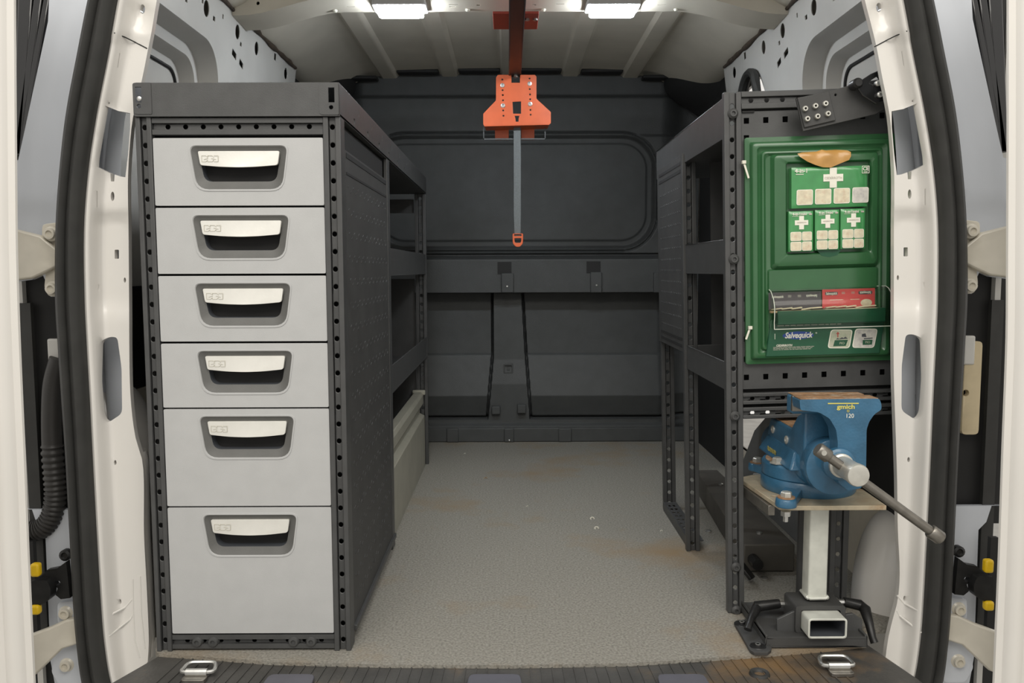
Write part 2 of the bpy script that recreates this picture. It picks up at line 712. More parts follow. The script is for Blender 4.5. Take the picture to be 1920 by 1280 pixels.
# rear header just above the door opening (out of frame, closes the roof)
tag(MB().box((-.84, 1.40, 1.40), (.84, 1.52, 1.47)).build('trim_3', 'white_paint'), 'white header above the rear doors', kind='structure')

# outer skin -------------------------------------------------------
sk = MB()
sk.box((-.855, 1.44, -.30), (-.845, 3.3, 1.47))
_c = atx(1412, 166, .69)
_w = .85/.69
_wo = [(_c.y*_w - .16, CAMZ + (_c.z - CAMZ)*_w - .09), (_c.y*_w + .13, CAMZ + (_c.z - CAMZ)*_w - .09), (_c.y*_w + .13, CAMZ + (_c.z - CAMZ)*_w + .0), (_c.y*_w - .16, CAMZ + (_c.z - CAMZ)*_w + .025)]
sk.plate([(1.44, -.30), (3.3, -.30), (3.3, 1.47), (1.44, 1.47)], [_wo, [(2.60, .0), (3.08, .0), (3.08, .42), (2.60, .42)]], lambda a, b, d: Vector((.845 + d, a, b)), .01)
sk.box((-.86, 1.44, 1.46), (.86, 3.3, 1.475))
sk.box((-.86, 3.29, -.1), (.86, 3.30, 1.47))
tag(sk.build('wall_outer', 'inner_paint'), 'white outer body skin of the van', kind='structure')

# side walls: pressed inner panels ---------------------------------
XW = .715


def wall_x(y, z):
    """inner panel: leans in towards the roof, with the stepped pressing at the rear"""
    x = XW - .045*sm(.9, 1.32, z)
    # signed distance to the rounded recess corner (y < Yc, z < zc)
    R = .12
    yc, zc = 2.035, 1.172
    dy, dz = y - (yc - R), z - (zc - R)
    if dy > 0 and dz > 0:
        d = math.hypot(dy, dz) - R
    else:
        d = max(dy, dz) - R
    k = -d
    x += .042*sm(0, .014, k) + .030*sm(.036, .048, k) + .005*sm(.062, .064, k)
    return x


WYC, WZC, WR = 2.035, 1.172, .12


def wall_contours():
    out = []
    for k in (0, .004, .008, .014, .025, .036, .040, .044, .048, .055, .062, .064, .068):
        yy, zz, r = WYC - k, WZC - k, WR - k
        z = .40
        while z < zz - r:
            out.append((yy, z))
            z += .03
        for i in range(17):
            a = math.pi/2*i/16
            out.append((yy - r + r*math.cos(a), zz - r + r*math.sin(a)))
        y = yy - r - .02
        while y > 1.51:
            out.append((y, zz))
            y -= .03
    return out


def wall_skip(p):
    dy, dz = p[0] - (WYC - WR), p[1] - (WZC - WR)
    d = math.hypot(dy, dz) - WR if dy > 0 and dz > 0 else max(dy, dz) - WR
    return -.076 < d < .008


def wall_hole(u, v, w, h, kind):
    p = atx(u, v, -XW + .045*sm(.9, 1.32, 1.2))
    sy = w * p.y / (957 - u)
    sz = h * p.y / FPX
    if kind == 'o':
        return circ(p.y, p.z, sy/2, sz/2, 14)
    if kind == 'd':
        return [(p.y - sy/2, p.z + sz*.5), (p.y + sy*.5, p.z + sz*.18), (p.y + sy*.5, p.z - sz*.5), (p.y - sy*.5, p.z - sz*.18)]
    return rrect(p.y - sy/2, p.z - sz/2, p.y + sy/2, p.z + sz/2, .001, 2)


WH = [(384, 16, 10, 29, 'o'), (442, 60, 8, 26, 'o'), (478, 91, 7, 24, 'o'), (533, 138, 6, 20, 'o'), (441, 102, 8, 16, 'd'), (455, 120, 7, 15, 'd'),
      (399, 35, 4, 8, 'r'), (414, 31, 2, 8, 'r'), (450, 83, 3, 7, 'r'), (512, 107, 4, 12, 'r'), (348, 1, 4, 6, 'r'), (376, 2, 3, 8, 'r')]
WC = wall_contours()
for s, nm, lab in ((-1, 'wall_left', 'pressed light grey inner side panel of the van behind the drawer cabinet'),
                   (1, 'wall_right', 'pressed light grey inner side panel of the van behind the first aid board')):
    hs = [wall_hole(*h) for h in WH]
    if s > 0:
        hs = hs[:-1]
        c = atx(1412, 166, .69)
        hs.append(rpoly([(c.y - .11, c.z - .07), (c.y + .09, c.z - .07), (c.y + .05, c.z + .02), (c.y - .0, c.z + .045), (c.y - .06, c.z + .03)], .03, 5))
    w = MB()
    w.plate([(1.50, .34), (2.66, .34), (2.68, 1.0), (2.68, 1.285), (2.0, 1.345), (1.50, 1.36)], hs,
            lambda a, b, d: mx((-wall_x(a, b) - d, a, b), s), .002, step=.02, extra=WC, skip=wall_skip)
    wo = tag(w.build(nm, 'inner_paint', smooth=28), lab, kind='structure')
    gap = [(y_, z_) for y_, z_ in wall_contours() if abs(WYC - .064 - y_) < 1e-6 or abs(WZC - .064 - z_) < 1e-6 or abs(math.hypot(y_ - (WYC - WR), z_ - (WZC - WR)) - (WR - .064)) < 1e-5]
    gap = [p for p in gap if p[1] > .8]
    MB().tube([mx((-wall_x(y_, z_) + .001, y_, z_), s) for y_, z_ in gap], .0042, 6).build('panel_gap', 'black_trim', wo)
    # roof rail between wall and roof
    MB().grid(40, 6, lambda a, t: mx((-(.690 - .035*t), 1.5 + 1.2*a, 1.290 + .075*t + .05*(1-a)), s)).build('roof_rail', 'inner_paint', wo)
    random.seed(4)
    MB().tube([mx((-.668 + random.uniform(-.002, .002), 1.5 + .04*i, roofz(-.668) + random.uniform(-.004, .002)), s) for i in range(30)], [.006 + random.uniform(-.0025, .0025) for _ in range(30)], 7).build('sealant_bead', 'sealant', wo, smooth=60)
    # lower lining and wheel arch
    ztop = .42 if s < 0 else .17
    MB().box(mx((-.735, 1.50, 0), s), mx((-.725, 2.66 if s < 0 else 2.36, ztop), s)).build('lower_lining', 'hinge_white', wo)
    if s > 0:
        MB().box(mx((-.735, 1.50, .171), s), mx((-.727, 2.30, .42), s)).build('hollow_shade', 'black_trim', wo)  # black panel added for the shade in the hollow above the lining
    else:
        MB().box(mx((-.735, 1.50, .421), s), mx((-.727, 1.66, .62), s)).build('hollow_shade', 'black_trim', wo)  # black panel added for the shade in the hollow above the wheel arch
    rz_, wx_, wy_ = (.44, .112, .10) if s < 0 else (.185, .112, .085)
    bm_e = MB()
    bm_e.grid(20, 14, lambda a, t: mx((-.775 + wx_*math.sin(math.pi*a)**.8*math.cos(math.pi/2*t)**.55, 1.565 - wy_*math.cos(math.pi*a)*math.cos(math.pi/2*t)**.4, rz_*math.sin(math.pi/2*t)), s))
    bm_e.build('wheel_arch', 'white_paint', wo, smooth=60)
    # dark plastic trim ahead of the panel
    MB().box(mx((-.70, 2.665, 0), s), mx((-.74, YB, 1.30), s)).build('front_trim', 'black_trim', wo)
    MB().grid(12, 12, lambda a, t: mx((-(.735 - .175*sm(0, 1, a)*sm(0, .75, t)), 2.67 + .43*a**.8, 1.15 + .22*t), s)).build('corner_trim', 'black_trim', wo, smooth=60)
if True:
    wo = bpy.data.objects['wall_right']
    c = atx(1412, 166, .69)
    ring = [(c.y - .11, c.z - .07), (c.y + .09, c.z - .07), (c.y + .05, c.z + .02), (c.y, c.z + .045), (c.y - .06, c.z + .03)]
    rp = rpoly(ring, .03, 5)
    MB().tube([(.675, p[0], p[1]) for p in rp], .012, 8, closed=True).build('rubber_grommet', 'seal_rubber', wo)

# bulkhead ----------------------------------------------------------
def bk(u, v):
    p = at(u, v, YB)
    return p.x, p.z


def sdbox(x, z, x0, z0, x1, z1, r):
    cx, cz, hx, hz = (x0+x1)/2, (z0+z1)/2, (x1-x0)/2 - r, (z1-z0)/2 - r
    dx, dz = abs(x-cx) - hx, abs(z-cz) - hz
    return math.hypot(max(dx, 0), max(dz, 0)) + min(max(dx, dz), 0) - r


_, z_top = bk(960, 146)
_, z_up = bk(960, 258)
_, z_lo = bk(960, 466)
_, z_b0 = bk(960, 482)
_, z_b1 = bk(960, 549)
_, z_mid = bk(960, 668)
_, z_lb = bk(960, 786)
x_r, _ = bk(1228, 400)
x_l = 2*X0 - x_r + .02
xc0, _ = bk(922, 700)
xc1, _ = bk(986, 700)


def bz(v):
    return bk(960, v)[1]


def bx(u):
    return bk(u, 640)[0]


CL = [(bz(790), bx(914)), (bz(668), bx(925)), (bz(540), bx(925))]      # left edge of the centre column
CR = [(bz(790), bx(994)), (bz(668), bx(985)), (bz(540), bx(978))]
WELL = [(bz(790), .030), (bz(775), .022), (bz(742), .0), (bz(668), .042), (bz(664), .052), (bz(640), .055), (bz(540), .060)]
COLM = [(bz(790), .0), (bz(720), .0), (bz(675), .022), (bz(540), .034)]


def bulk_y(x, z):
    y = 0.0
    d = sdbox(x, z, x_l, z_lo, x_r, z_up + .01, .125)
    y += .026*(1 - sm(-.012, .004, d)) - .006*(1 - sm(-.034, -.026, d)) + .008*(1 - sm(0, .006, abs(d - .010)))
    y += .02*sm(z_top - .075, z_top - .055, z) + .010*(1 - sm(z_up + .02, z_up + .10, z))*sm(z_up, z_up + .015, z)
    # protruding band
    y -= .035*sm(z_b1 - .003, z_b1 + .003, z)*(1 - sm(z_b0 - .010, z_b0 + .004, z))
    y += .014*(1 - sm(0, .007, abs(z - z_b0 - .008)))
    # lower wells left and right of the centre column
    if z < z_b1 + .002:
        if z > z_lb:
            cl, cr = lerp(CL, z), lerp(CR, z)
            dc = max(cl - x, x - cr)
            w = sm(-.002, .004, dc)
            y += w*lerp(WELL, z) + (1 - w)*lerp(COLM, z)
            y += .022*(1 - sm(.002, .006, abs(dc - .004)))
            y += .022*(1 - sm(.002, .006, abs(z - z_lb - .006)))*w
        y -= .020*(1 - sm(z_lb - .025, z_lb - .012, z))
    # side return
    y += .07*sm(x_r + .02, x_r + .14, x) + .07*sm(-x_l + .02, -x_l + .14, -x)
    return y


bh = MB()
bh.grid(480, 460, lambda s, t: (-.72 + 1.44*s, YB + bulk_y(-.72 + 1.44*s, -.01 + 1.40*t), -.01 + 1.40*t))
bulk = tag(bh.build('wall_back', 'bulkhead_plastic', smooth=40), 'dark moulded plastic bulkhead behind the cab', kind='structure')
for (u0, v0, u1, v1, dep, nm) in ((940, 512, 963, 548, .012, 'clip'), (1105, 510, 1126, 548, .012, 'clip'), (1222, 510, 1234, 548, .012, 'clip'),
                                  (922, 760, 938, 775, .022, 'peg'), (970, 757, 986, 773, .022, 'peg'), (944, 683, 962, 700, .008, 'square_boss')):
    a, b = at(u0, v0, YB), at(u1, v1, YB)
    yb = YB + bulk_y((a.x+b.x)/2, (a.z+b.z)/2)
    m = MB().box((a.x, yb + .01, a.z), (b.x, yb - dep, b.z))
    if nm == 'square_boss':
        m = MB()
        w = (b.x - a.x)/2
        cx, cz = (a.x+b.x)/2, (a.z+b.z)/2
        m.plate(rrect(cx-w, cz-w, cx+w, cz+w, .002, 2), [rrect(cx-w*.7, cz-w*.7, cx+w*.7, cz+w*.7, .002, 2)], lambda p, q, d: Vector((p, yb - .006 + d, q)), .008)
        m.box((cx - w*.35, yb - .004, cz - w*.35), (cx + w*.35, yb + .003, cz + w*.35))
    m.build(nm, 'bulkhead_plastic', bulk, bev=.003)
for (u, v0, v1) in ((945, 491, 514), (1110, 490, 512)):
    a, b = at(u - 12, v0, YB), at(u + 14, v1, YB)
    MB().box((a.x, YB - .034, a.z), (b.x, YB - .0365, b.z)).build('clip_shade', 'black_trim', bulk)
for (u, v) in ((951, 536), (1116, 534)):
    p = at(u, v, YB)
    MB().cyl((p.x, YB - .045, p.z), (p.x, YB - .052, p.z), .003, 10).build('screw', 'zinc', bulk)
for (u0, u1) in ((838, 861), (945, 964), (1046, 1071)):
    a, b = at(u0, 800, YB), at(u1, 828, YB)
    MB().box((a.x, YB + .01, a.z), (b.x, YB - .032, 0)).build('skirt_tab', 'bulkhead_plastic', bulk, bev=.004)
a = at(866, 800, YB)
MB().box((-.72, YB, a.z), (.72, YB - .026, 0)).build('skirting', 'bulkhead_plastic', bulk, bev=.004)
p = at(955, 826, YB)
MB().lathe((p.x, YB - .03, .004), [(.004, 0), (.007, .004), (.004, .008)], 10).build('screw', 'zinc', bulk)

# ------------------------------------------------------------------ rear door frame: pillars
US = [(-60, 226), (0, 213), (100, 195), (213, 173), (320, 157), (427, 149), (560, 150), (646, 154), (751, 160), (850, 165), (1000, 173), (1150, 182), (1215, 188), (1280, 199), (1340, 220)]
UO = [(-60, 178), (0, 163), (100, 143), (213, 122), (320, 110), (427, 103), (560, 102), (646, 107), (751, 114), (850, 121), (1000, 129), (1150, 137), (1215, 143), (1280, 152), (1340, 170)]
UIR = [(-60, 306), (0, 294), (60, 279), (100, 270), (150, 261), (195, 252), (235, 246), (330, 240), (430, 241), (560, 242), (700, 243), (820, 240), (900, 238), (1000, 237), (1080, 234), (1130, 238), (1160, 246), (1200, 256), (1240, 262)]
UI = [(-60, 306), (0, 294), (60, 284), (100, 276), (150, 266), (195, 255), (235, 247), (330, 240), (430, 241), (560, 242), (700, 243), (760, 246), (820, 254), (870, 268), (1000, 270), (1100, 275), (1200, 279), (1240, 277)]
YP = 1.405


def px(l):
    return [(p.x, p.z) for p in (at(u, v, YP) for u, v in l)]


def pillar_y(x, z):
    # back to pixel row through the camera model (pillar plane)
    d = Vector((x, YP, z)) - Vector((0, 0, CAMZ))
    dep = d.dot(Fv)
    u, v = 960 + FPX*d.dot(Rv)/dep, 640 - FPX*d.dot(Uv)/dep
    us = cat(US, v)
    w = u - us
    y = YP - .030*(1 - sm(10, 48, w)) + .028*(1 - sm(-4, 12, w))
    # shallow bowl round the upper striker hole and a swage across the face
    y += .010*(1 - sm(4, 26, math.hypot(u - 267, (v - 30)*.7)))
    y += .010*sm(395, 412, v)*sm(18, 40, w) - .008*sm(560, 600, v)*sm(18, 40, w)
    y += .004*sm(70, 78, v)
    return y


def pil_pt(a, b, d=0):
    y = pillar_y(a, b)
    k = y/YP
    return Vector((a*k, y + d, CAMZ + (b - CAMZ)*k))


def pil_uv(x, z):
    d = Vector((x, YP, z)) - Vector((0, 0, CAMZ))
    dep = d.dot(Fv)
    return 960 + FPX*d.dot(Rv)/dep, 640 - FPX*d.dot(Uv)/dep


def pil_skip(p):
    u, v = pil_uv(*p)
    return u - cat(US, v) < 54


PEX = px([(cat(US, v) + w, v) for v in range(-54, 1336, 12) for w in (0, 3, 6, 9, 12, 16, 21, 26, 31, 36, 41, 46, 51)])
inner = [(cat(UI, v), v) for v in range(-60, 1241, 20)]
outer_ = [(cat(US, v) - 4, v) for v in range(1340, -61, -10)]
pil_out = px(inner + [(262, 1262), (250, 1283), (238, 1340)] + outer_)
HOLES = [[(197, 198), (222, 208), (244, 212), (244, 240), (240, 290), (235, 332), (226, 331), (215, 327), (214, 340), (208, 340), (207, 325), (192, 318), (179, 312), (180, 295), (187, 255)],
         rpoly([(187, 640), (206, 631), (220, 632), (228, 690), (229, 775), (200, 794), (190, 780), (185, 715)], 9, 3),
         rrect(215, 468, 223, 485, 1.5, 2), circ(211, 368, 3.5, 9, 10), circ(183, 538, 2.5, 6, 8), circ(234, 525, 2.2, 5, 8), circ(216, 867, 2.5, 5, 8), circ(225, 1128, 2.6, 5.5, 8),
         rrect(180, 358, 182.6, 389, .8, 2), [(223, 99), (225, 100), (221, 127), (218.5, 127)], circ(267, 17, 5, 9, 12), circ(203, 193, 3, 2, 8)]
for s, nm, lab in ((-1, 'trim_4', 'white painted door pillar beside the drawer cabinet, left'),
                   (1, 'trim_5', 'white painted door pillar beside the first aid board, right')):
    UIs = UI if s < 0 else UIR
    inner = [(cat(UIs, v), v) for v in range(-60, 1241, 20)]
    pil_out = px(inner + ([(262, 1262), (250, 1283), (238, 1340)] if s < 0 else [(252, 1262), (238, 1283), (226, 1340)]) + outer_)
    pm = MB()
    pm.plate(pil_out, [px(h) for h in HOLES], lambda a, b, d: mx(pil_pt(a, b, d), s), .012, step=.011, extra=PEX, skip=pil_skip)
    po = tag(pm.build(nm, 'white_paint', smooth=45), lab, kind='structure')
    # inner channel of the pillar, seen through the openings
    ch = MB()
    ch.grid(10, 40, lambda a, t: mx(at((cat(UIs, -60 + 1300*t) + (1 if s < 0 else 9))*a + (cat(US, -60 + 1300*t) - 30)*(1-a), -60 + 1300*t, 1.49) + Vector((0, .025*math.sin(a*3.14) - .03*sm(.55, .62, a), 0)), s))
    ch.build('inner_channel', 'cool_paint', po)
    # weld-on corner web low on the pillar, paint seams
    for pts, r in (([(186, 1190), (205, 1192), (222, 1178), (245, 1160), (250, 1150)], .0018), ([(192, 1165), (212, 1150), (235, 1138), (249, 1122)], .0018),
                   ([(249, 1085), (250, 1150), (253, 1200), (262, 1232)], .0022), ([(263, 1080), (265, 1150), (272, 1215)], .002), ([(199, 57), (215, 62), (235, 70), (255, 80), (276, 91)], .0010)):
        q = []
        if s > 0 and r in (.0022, .002):
            continue
        for u, v in pts:
            u -= 10 if s > 0 and r == .0018 else 0
            p = at(u, v, YP)
            q.append(mx(pil_pt(p.x, p.z, r*.45 if r > .0017 else -.0003), s))
        MB().tube(q, r, 6).build('paint_seam', 'white_paint' if r > .0017 else 'black_trim', po)
    # rounded lower corner running into the van, beside the rack
    if s < 0:
        MB().grid(6, 30, lambda a, t: mx(Vector(at(lerp(UI, 850 + 390*t), 850 + 390*t, YP)) + Vector((.004*math.sin(a*3.14) - .035*a*a, .012 + .05*a, 0)), s)).build('pillar_return', 'white_paint', po)

    # outer body pillar ------------------------------------------------
    ob = MB()
    YO = 1.43
    outl_ = [(95, -60), (90, 40), (75, 110), (60, 180), (45, 250), (34, 300), (15, 300), (15, 520), (60, 524), (85, 535), (108, 555), (150, 555), (150, -60)]
    outl_ = [(min(u, cat(US, v) - 12) if u >= 150 else u, v) for u, v in outl_]
    o2 = [(95, -60), (90, 40), (75, 110), (60, 180), (45, 250), (34, 300), (15, 305), (15, 530), (60, 524), (80, 515), (92, 540), (95, 556), (122, 556), (125, 430), (140, 260), (165, 120), (195, -60)]

    def oby(x, z):
        d = Vector((x, YO, z)) - Vector((0, 0, CAMZ))
        dep = d.dot(Fv)
        u, v = 960 + FPX*d.dot(Rv)/dep, 640 - FPX*d.dot(Uv)/dep
        y = YO + .03*(1 - sm(0, 50, cat(UO, v) - u)) * 0 - .02*sm(10, 90, cat(UO, v) - u)
        y += .006*(1 - sm(0, 9, abs(v - 392))) + .006*sm(392, 405, v)
        return y
    ob.plate([(p.x, p.z) for p in (at(u, v, YO) for u, v in o2)], [], lambda a, b, d: mx((a*oby(a, b)/YO, oby(a, b) + d, CAMZ + (b - CAMZ)*oby(a, b)/YO), s), .01, step=.014)
    oo = tag(ob.build('trim_6' if s < 0 else 'trim_7', 'cool_paint', smooth=50),
             'white outer body panel beside the door seal, %s' % ('left' if s < 0 else 'right'), kind='structure')
    # lower outer body
    lo = MB()
    lo.plate([(p.x, p.z) for p in (at(u, v, YO) for u, v in ((40, 955), (140, 955), (160, 1150), (185, 1320), (110, 1320), (95, 1240), (85, 1000), (70, 985), (60, 955)))], [],
             lambda a, b, d: mx((a, YO + d, b), s), .01)
    lo.build('lower_panel', 'cool_paint', oo)
    q = [mx(at(u, v, 1.445), s) for u, v in ((10, -60), (112, -60), (38, 312), (10, 312))]
    MB().add(q + [p + Vector((0, .01, 0)) for p in q], [(0,1,2,3), (4,7,6,5), (0,4,5,1), (1,5,6,2), (2,6,7,3), (3,7,4,0)]).build('lamp_recess', 'black_trim', oo)
    # rear lamp housing edge / gap: glossy black strips
    for (ua, ub, uc, ud) in ((34, 62, 34, 30), (66, 82, 34, 31), (86, 97, 38, 33)):
        q = [at(ua, -30, 1.415), at(ub, -30, 1.415), at(uc + 4, 290, 1.415), at(ud - 6, 290, 1.415)]
        q = [mx(p, s) for p in q]
        MB().add(q + [p + Vector((0, .02, 0)) for p in q], [(0,1,2,3), (4,7,6,5), (0,4,5,1), (1,5,6,2), (2,6,7,3), (3,7,4,0)]).build('lamp_edge', 'black_gloss', oo, bev=.002)
    # dark cavity behind the hinges
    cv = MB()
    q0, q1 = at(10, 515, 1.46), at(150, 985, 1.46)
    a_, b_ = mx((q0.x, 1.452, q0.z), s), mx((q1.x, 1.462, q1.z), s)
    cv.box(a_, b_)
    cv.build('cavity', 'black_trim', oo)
    q0, q1 = at(36, 568, 1.44), at(66, 700, 1.44)
    MB().box(mx((q0.x, 1.436, q0.z), s), mx((q1.x, 1.446, at(60, 1240, 1.44).z), s)).build('grey_rib', 'seal_rubber', oo)
    # striker plate lower in the cavity
    q0, q1 = at(87, 635, 1.43), at(112, 690, 1.43)
    MB().box(mx((q0.x, 1.43, q0.z), s), mx((q1.x, 1.44, q1.z), s)).build('bracket', 'inner_paint', oo, bev=.003)
    # black strip low beside the door
    q0, q1 = at(56, 1010, 1.42), at(80, 1185, 1.42)
    MB().box(mx((q0.x, 1.405, q0.z), s), mx((q1.x, 1.415, q1.z), s)).build('door_stop_strip', 'black_trim', oo)
    q0, q1 = at(60, 1190, 1.46), at(110, 1330, 1.46)
    MB().box(mx((q0.x - .05, 1.45, q0.z), s), mx((q1.x, 1.46, q1.z), s)).build('lower_gap', 'black_trim', oo)

    # door seal -------------------------------------------------------
    se = MB()
    prof = [(0, .035), (0, .004), (.10, -.006), (.26, -.012), (.40, -.006), (.47, .002), (.54, -.008), (.74, -.013), (.9, -.006), (1, .004), (1, .035)]
    vv = list(range(-60, 1341, 20))
    loops = []
    for v in vv:
        a, b = cat(UO, v), cat(US, v)
        loops.append([mx(at(a + (b-a)*w, v, 1.368) + Vector((0, dy, 0)), s) for w, dy in prof])
    se.rings(loops, cap0=True)
    so = se.build('door_seal', 'seal_rubber', smooth=70)
    tag(so, 'black ribbed rubber door seal beside the %s' % ('drawer cabinet' if s < 0 else 'blue vise'), 'door seal')
    solo(so, mx(at(170, 1280, 1.37), s))

    # opened rear door -------------------------------------------------
    dr = bpy.data.objects.new('door_1' if s < 0 else 'door_2', None)
    col.objects.link(dr)
    o_ = mx(at(20, 1200, 1.26), s)
    dr.location = o_
    ORI[dr.name] = Vector(o_)
    tag(dr, 'white rear van door standing open, %s edge of the opening' % ('left' if s < 0 else 'right'), kind='structure')
    DE = [(-120, 31), (0, 31), (300, 33), (480, 35), (640, 40), (850, 49), (1050, 57), (1280, 68), (1400, 74)]
    if s > 0:
        DE = [(v, u - (6 if v > 600 else 3)) for v, u in DE]
    dm = MB()
    YD = 1.26
    lp = []
    for v in range(-120, 1401, 40):
        e = at(cat(DE, v), v, YD)
        z = e.z
        pr = [(-.026, .03), (-.003, .004), (-.004, 0), (-.014, -.001), (-.017, -.006), (-.024, -.012), (-.034, -.013), (-.042, -.008), (-.060, -.02), (-.10, -.10), (-.135, -.18), (-.20, -.30), (-.26, -.28), (-.10, .04)]
        lp.append([mx((e.x + dx, YD + dy, z), s) for dx, dy in pr])
    dm.rings(lp, cap0=True)
    dm.build('door_panel', 'white_paint', dr, smooth=50)

    # hinges (arm on the door, leaf bolted to the body)
    hb = MB()
    arm = [at(15, 440, 1.30), at(75, 470, 1.38), at(98, 470, 1.41)]
    pl = [(10, 425), (60, 440), (95, 470), (104, 490), (80, 505), (50, 522), (10, 528)]
    hb.plate([(p.x, p.z) for p in (at(u, v, 1.37) for u, v in pl)], [], lambda a, b, d: mx((a, 1.395 + d - .04*sm(-.76, -.86, a), b), s), .018, step=.012)
    hb.build('hinge', 'hinge_white', dr, bev=.003)
    hl = MB()
    pl = rpoly([(76, 420), (118, 415), (118, 556), (88, 556), (80, 540), (84, 500), (76, 450)], 8, 3)
    hl.plate([(p.x, p.z) for p in (at(u, v, 1.40) for u, v in pl)], [], lambda a, b, d: mx((a, 1.404 + d, b), s), .014)
    hl.build('hinge_leaf', 'hinge_white', dr, bev=.003)
    h2 = MB()
    pl = [(50, 1190), (85, 1182), (112, 1172), (140, 1168), (142, 1215), (105, 1226), (70, 1262), (50, 1268)]
    h2.plate([(p.x, p.z) for p in (at(u, v, 1.36) for u, v in pl)], [], lambda a, b, d: mx((a, 1.38 + d - .04*sm(-.76, -.84, a), b), s), .016, step=.012)
    h2.build('hinge', 'hinge_white', dr, bev=.003)
    h3 = MB()
    pl = rpoly([(104, 1132), (142, 1128), (150, 1290), (108, 1290), (92, 1262), (100, 1230), (112, 1200), (104, 1165)], 8, 3)
    h3.plate([(p.x, p.z) for p in (at(u, v, 1.39) for u, v in pl)], [], lambda a, b, d: mx((a, 1.396 + d, b), s), .012)
    h3.build('hinge_leaf', 'cool_paint', dr, bev=.003)
    for (u, v) in ((92, 438), (95, 541), (120, 1151), (122, 1249)):
        p = at(u, v, 1.39)
        b1 = MB()
        b1.lathe(mx((p.x, 1.392, p.z), s), [(.0125, .010), (.0125, .004), (.0095, .0015), (.009, -.004), (.0055, -.0045), (.005, -.001)], 18, 'y')
        b1.build('hinge_bolt', 'hinge_white', dr)
    # door check
    ck = MB()
    p = at(120, 1042, 1.39)
    ck.lathe(mx((p.x, 1.392, p.z), s), [(.010, .010), (.010, 0), (.006, -.002), (.004, .001)], 14, 'y')
    pl = [(128, 1050), (112, 1062), (92, 1066), (80, 1078), (84, 1092), (106, 1090), (112, 1100), (108, 1112), (118, 1120), (135, 1118)]
    ck.plate([(q.x, q.z) for q in (at(u, v, 1.385) for u, v in pl)], [circ(*at(112, 1090, 1.385).xz, .005, n=8)], lambda a, b, d: mx((a, 1.378 + d, b), s), .012)
    pl = rpoly([(62, 1085), (92, 1084), (100, 1100), (98, 1120), (84, 1130), (62, 1133)], 6, 3)
    ck.plate([(q.x, q.z) for q in (at(u, v, 1.37) for u, v in pl)], [], lambda a, b, d: mx((a, 1.362 + d, b), s), .02)
    ck.build('door_check', 'hinge_black', dr, bev=.002)
    for (v0, v1) in ((1056, 1081), (1134, 1152)):
        a, b = at(57, v0, 1.36), at(75, v1, 1.36)
        MB().box(mx((a.x, 1.356, a.z), s), mx((b.x, 1.37, b.z), s)).build('yellow_clip', 'yellow_plastic', dr, bev=.004)

# corrugated cable conduit at the left hinge pillar
pts = [(112, 672), (100, 720), (97, 780), (98, 840), (102, 890), (104, 930), (98, 965), (82, 988), (60, 996), (40, 1000)]
P = [at(u, v, 1.428) for u, v in pts]
path, rad = [], []
N = 150
for i in range(N + 1):
    t = i/N*(len(pts)-1)
    k = min(int(t), len(pts)-2)
    tt = [(j, P[j].x) for j in range(len(P))]
    tz = [(j, P[j].z) for j in range(len(P))]
    path.append((cat(tt, t), 1.428, cat(tz, t)))
    v = cat([(j, pts[j][1]) for j in range(len(pts))], t)
    rad.append(.0165 if v < 835 else (.0185 if i % 4 < 2 else .0158))
h = MB().tube(path, rad, 16).build('cable_conduit', 'hose_black', smooth=50)
tag(solo(h, path[-1]), 'black corrugated cable conduit curving down behind the left door seal', 'conduit')
# cream bar at the right hinge pillar
a, b = at(1812, 640, 1.43), at(1836, 815, 1.43)
m = MB()
m.plate(rrect(a.x, b.z, b.x, a.z, .008), [circ(a.x + .004, at(1812, 737, 1.43).z, .006, n=10)], lambda p, q, d: Vector((p, 1.432 + d, q)), .012)
o = m.build('plastic_cover', 'cream_plastic', bev=.002)
tag(solo(o, ((a.x+b.x)/2, 1.43, b.z)), 'narrow cream plastic cover beside the right door seal', 'cover')

# roof lamps ---------------------------------------------------------
for i, u in enumerate((751, 1148)):
    p = at(u, 27, BY0 + .05)
    z = beam_z(p.x) - .004
    t = thing('roof_lamp', 'bright white LED lamp under the roof, %s the orange bracket' % ('left of' if i == 0 else 'right of'), 'lamp', (p.x, BY0 + .05, z), group='LED roof lamps')
    MB().prism(rrect(p.x - .066, BY0 + .012, p.x + .066, BY0 + .088, .008), lambda a, b, d: Vector((a, b, z - d)), .012).build('housing', 'lamp_body', t, bev=.002)
    le = MB()
    le.prism(rrect(p.x - .056, BY0 + .024, p.x + .056, BY0 + .080, .012), lambda a, b, d: Vector((a, b, z - .012 - d)), .014)
    le.build('light_panel', 'lamp_led', t, bev=.003)

# ================================================================== left: drawer cabinet, tray and shelves
XL, XRR, Y0, Y1, ZT, YDR = -.6059, -.2735, 1.3679, 2.752, .951, 1.916
PW = .037              # upright width


def strip_post(m, x0, x1, y, z0, z1, pitch=.0288, zoff=.012, r=.0042, sgn=1):
    """upright facing -y: two raised edges and a sunk web with a row of holes"""
    w = x1 - x0
    e = w*.30
    m.box((x0, y, z0), (x0 + e, y + .016, z1))
    m.box((x1 - e, y, z0), (x1, y + .016, z1))
    n = int((z1 - z0 - zoff)/pitch)
    cx = (x0 + x1)/2
    hs = [circ(cx, z0 + zoff + (i + .2)*pitch, r, r*1.05, 8) for i in range(n + 1) if z0 + zoff + (i + .2)*pitch < z1 - .006]
    m.plate([(x0 + e, z0), (x1 - e, z0), (x1 - e, z1), (x0 + e, z1)], hs, lambda a, b, d: Vector((a, y + .006 + d, b)), .002)


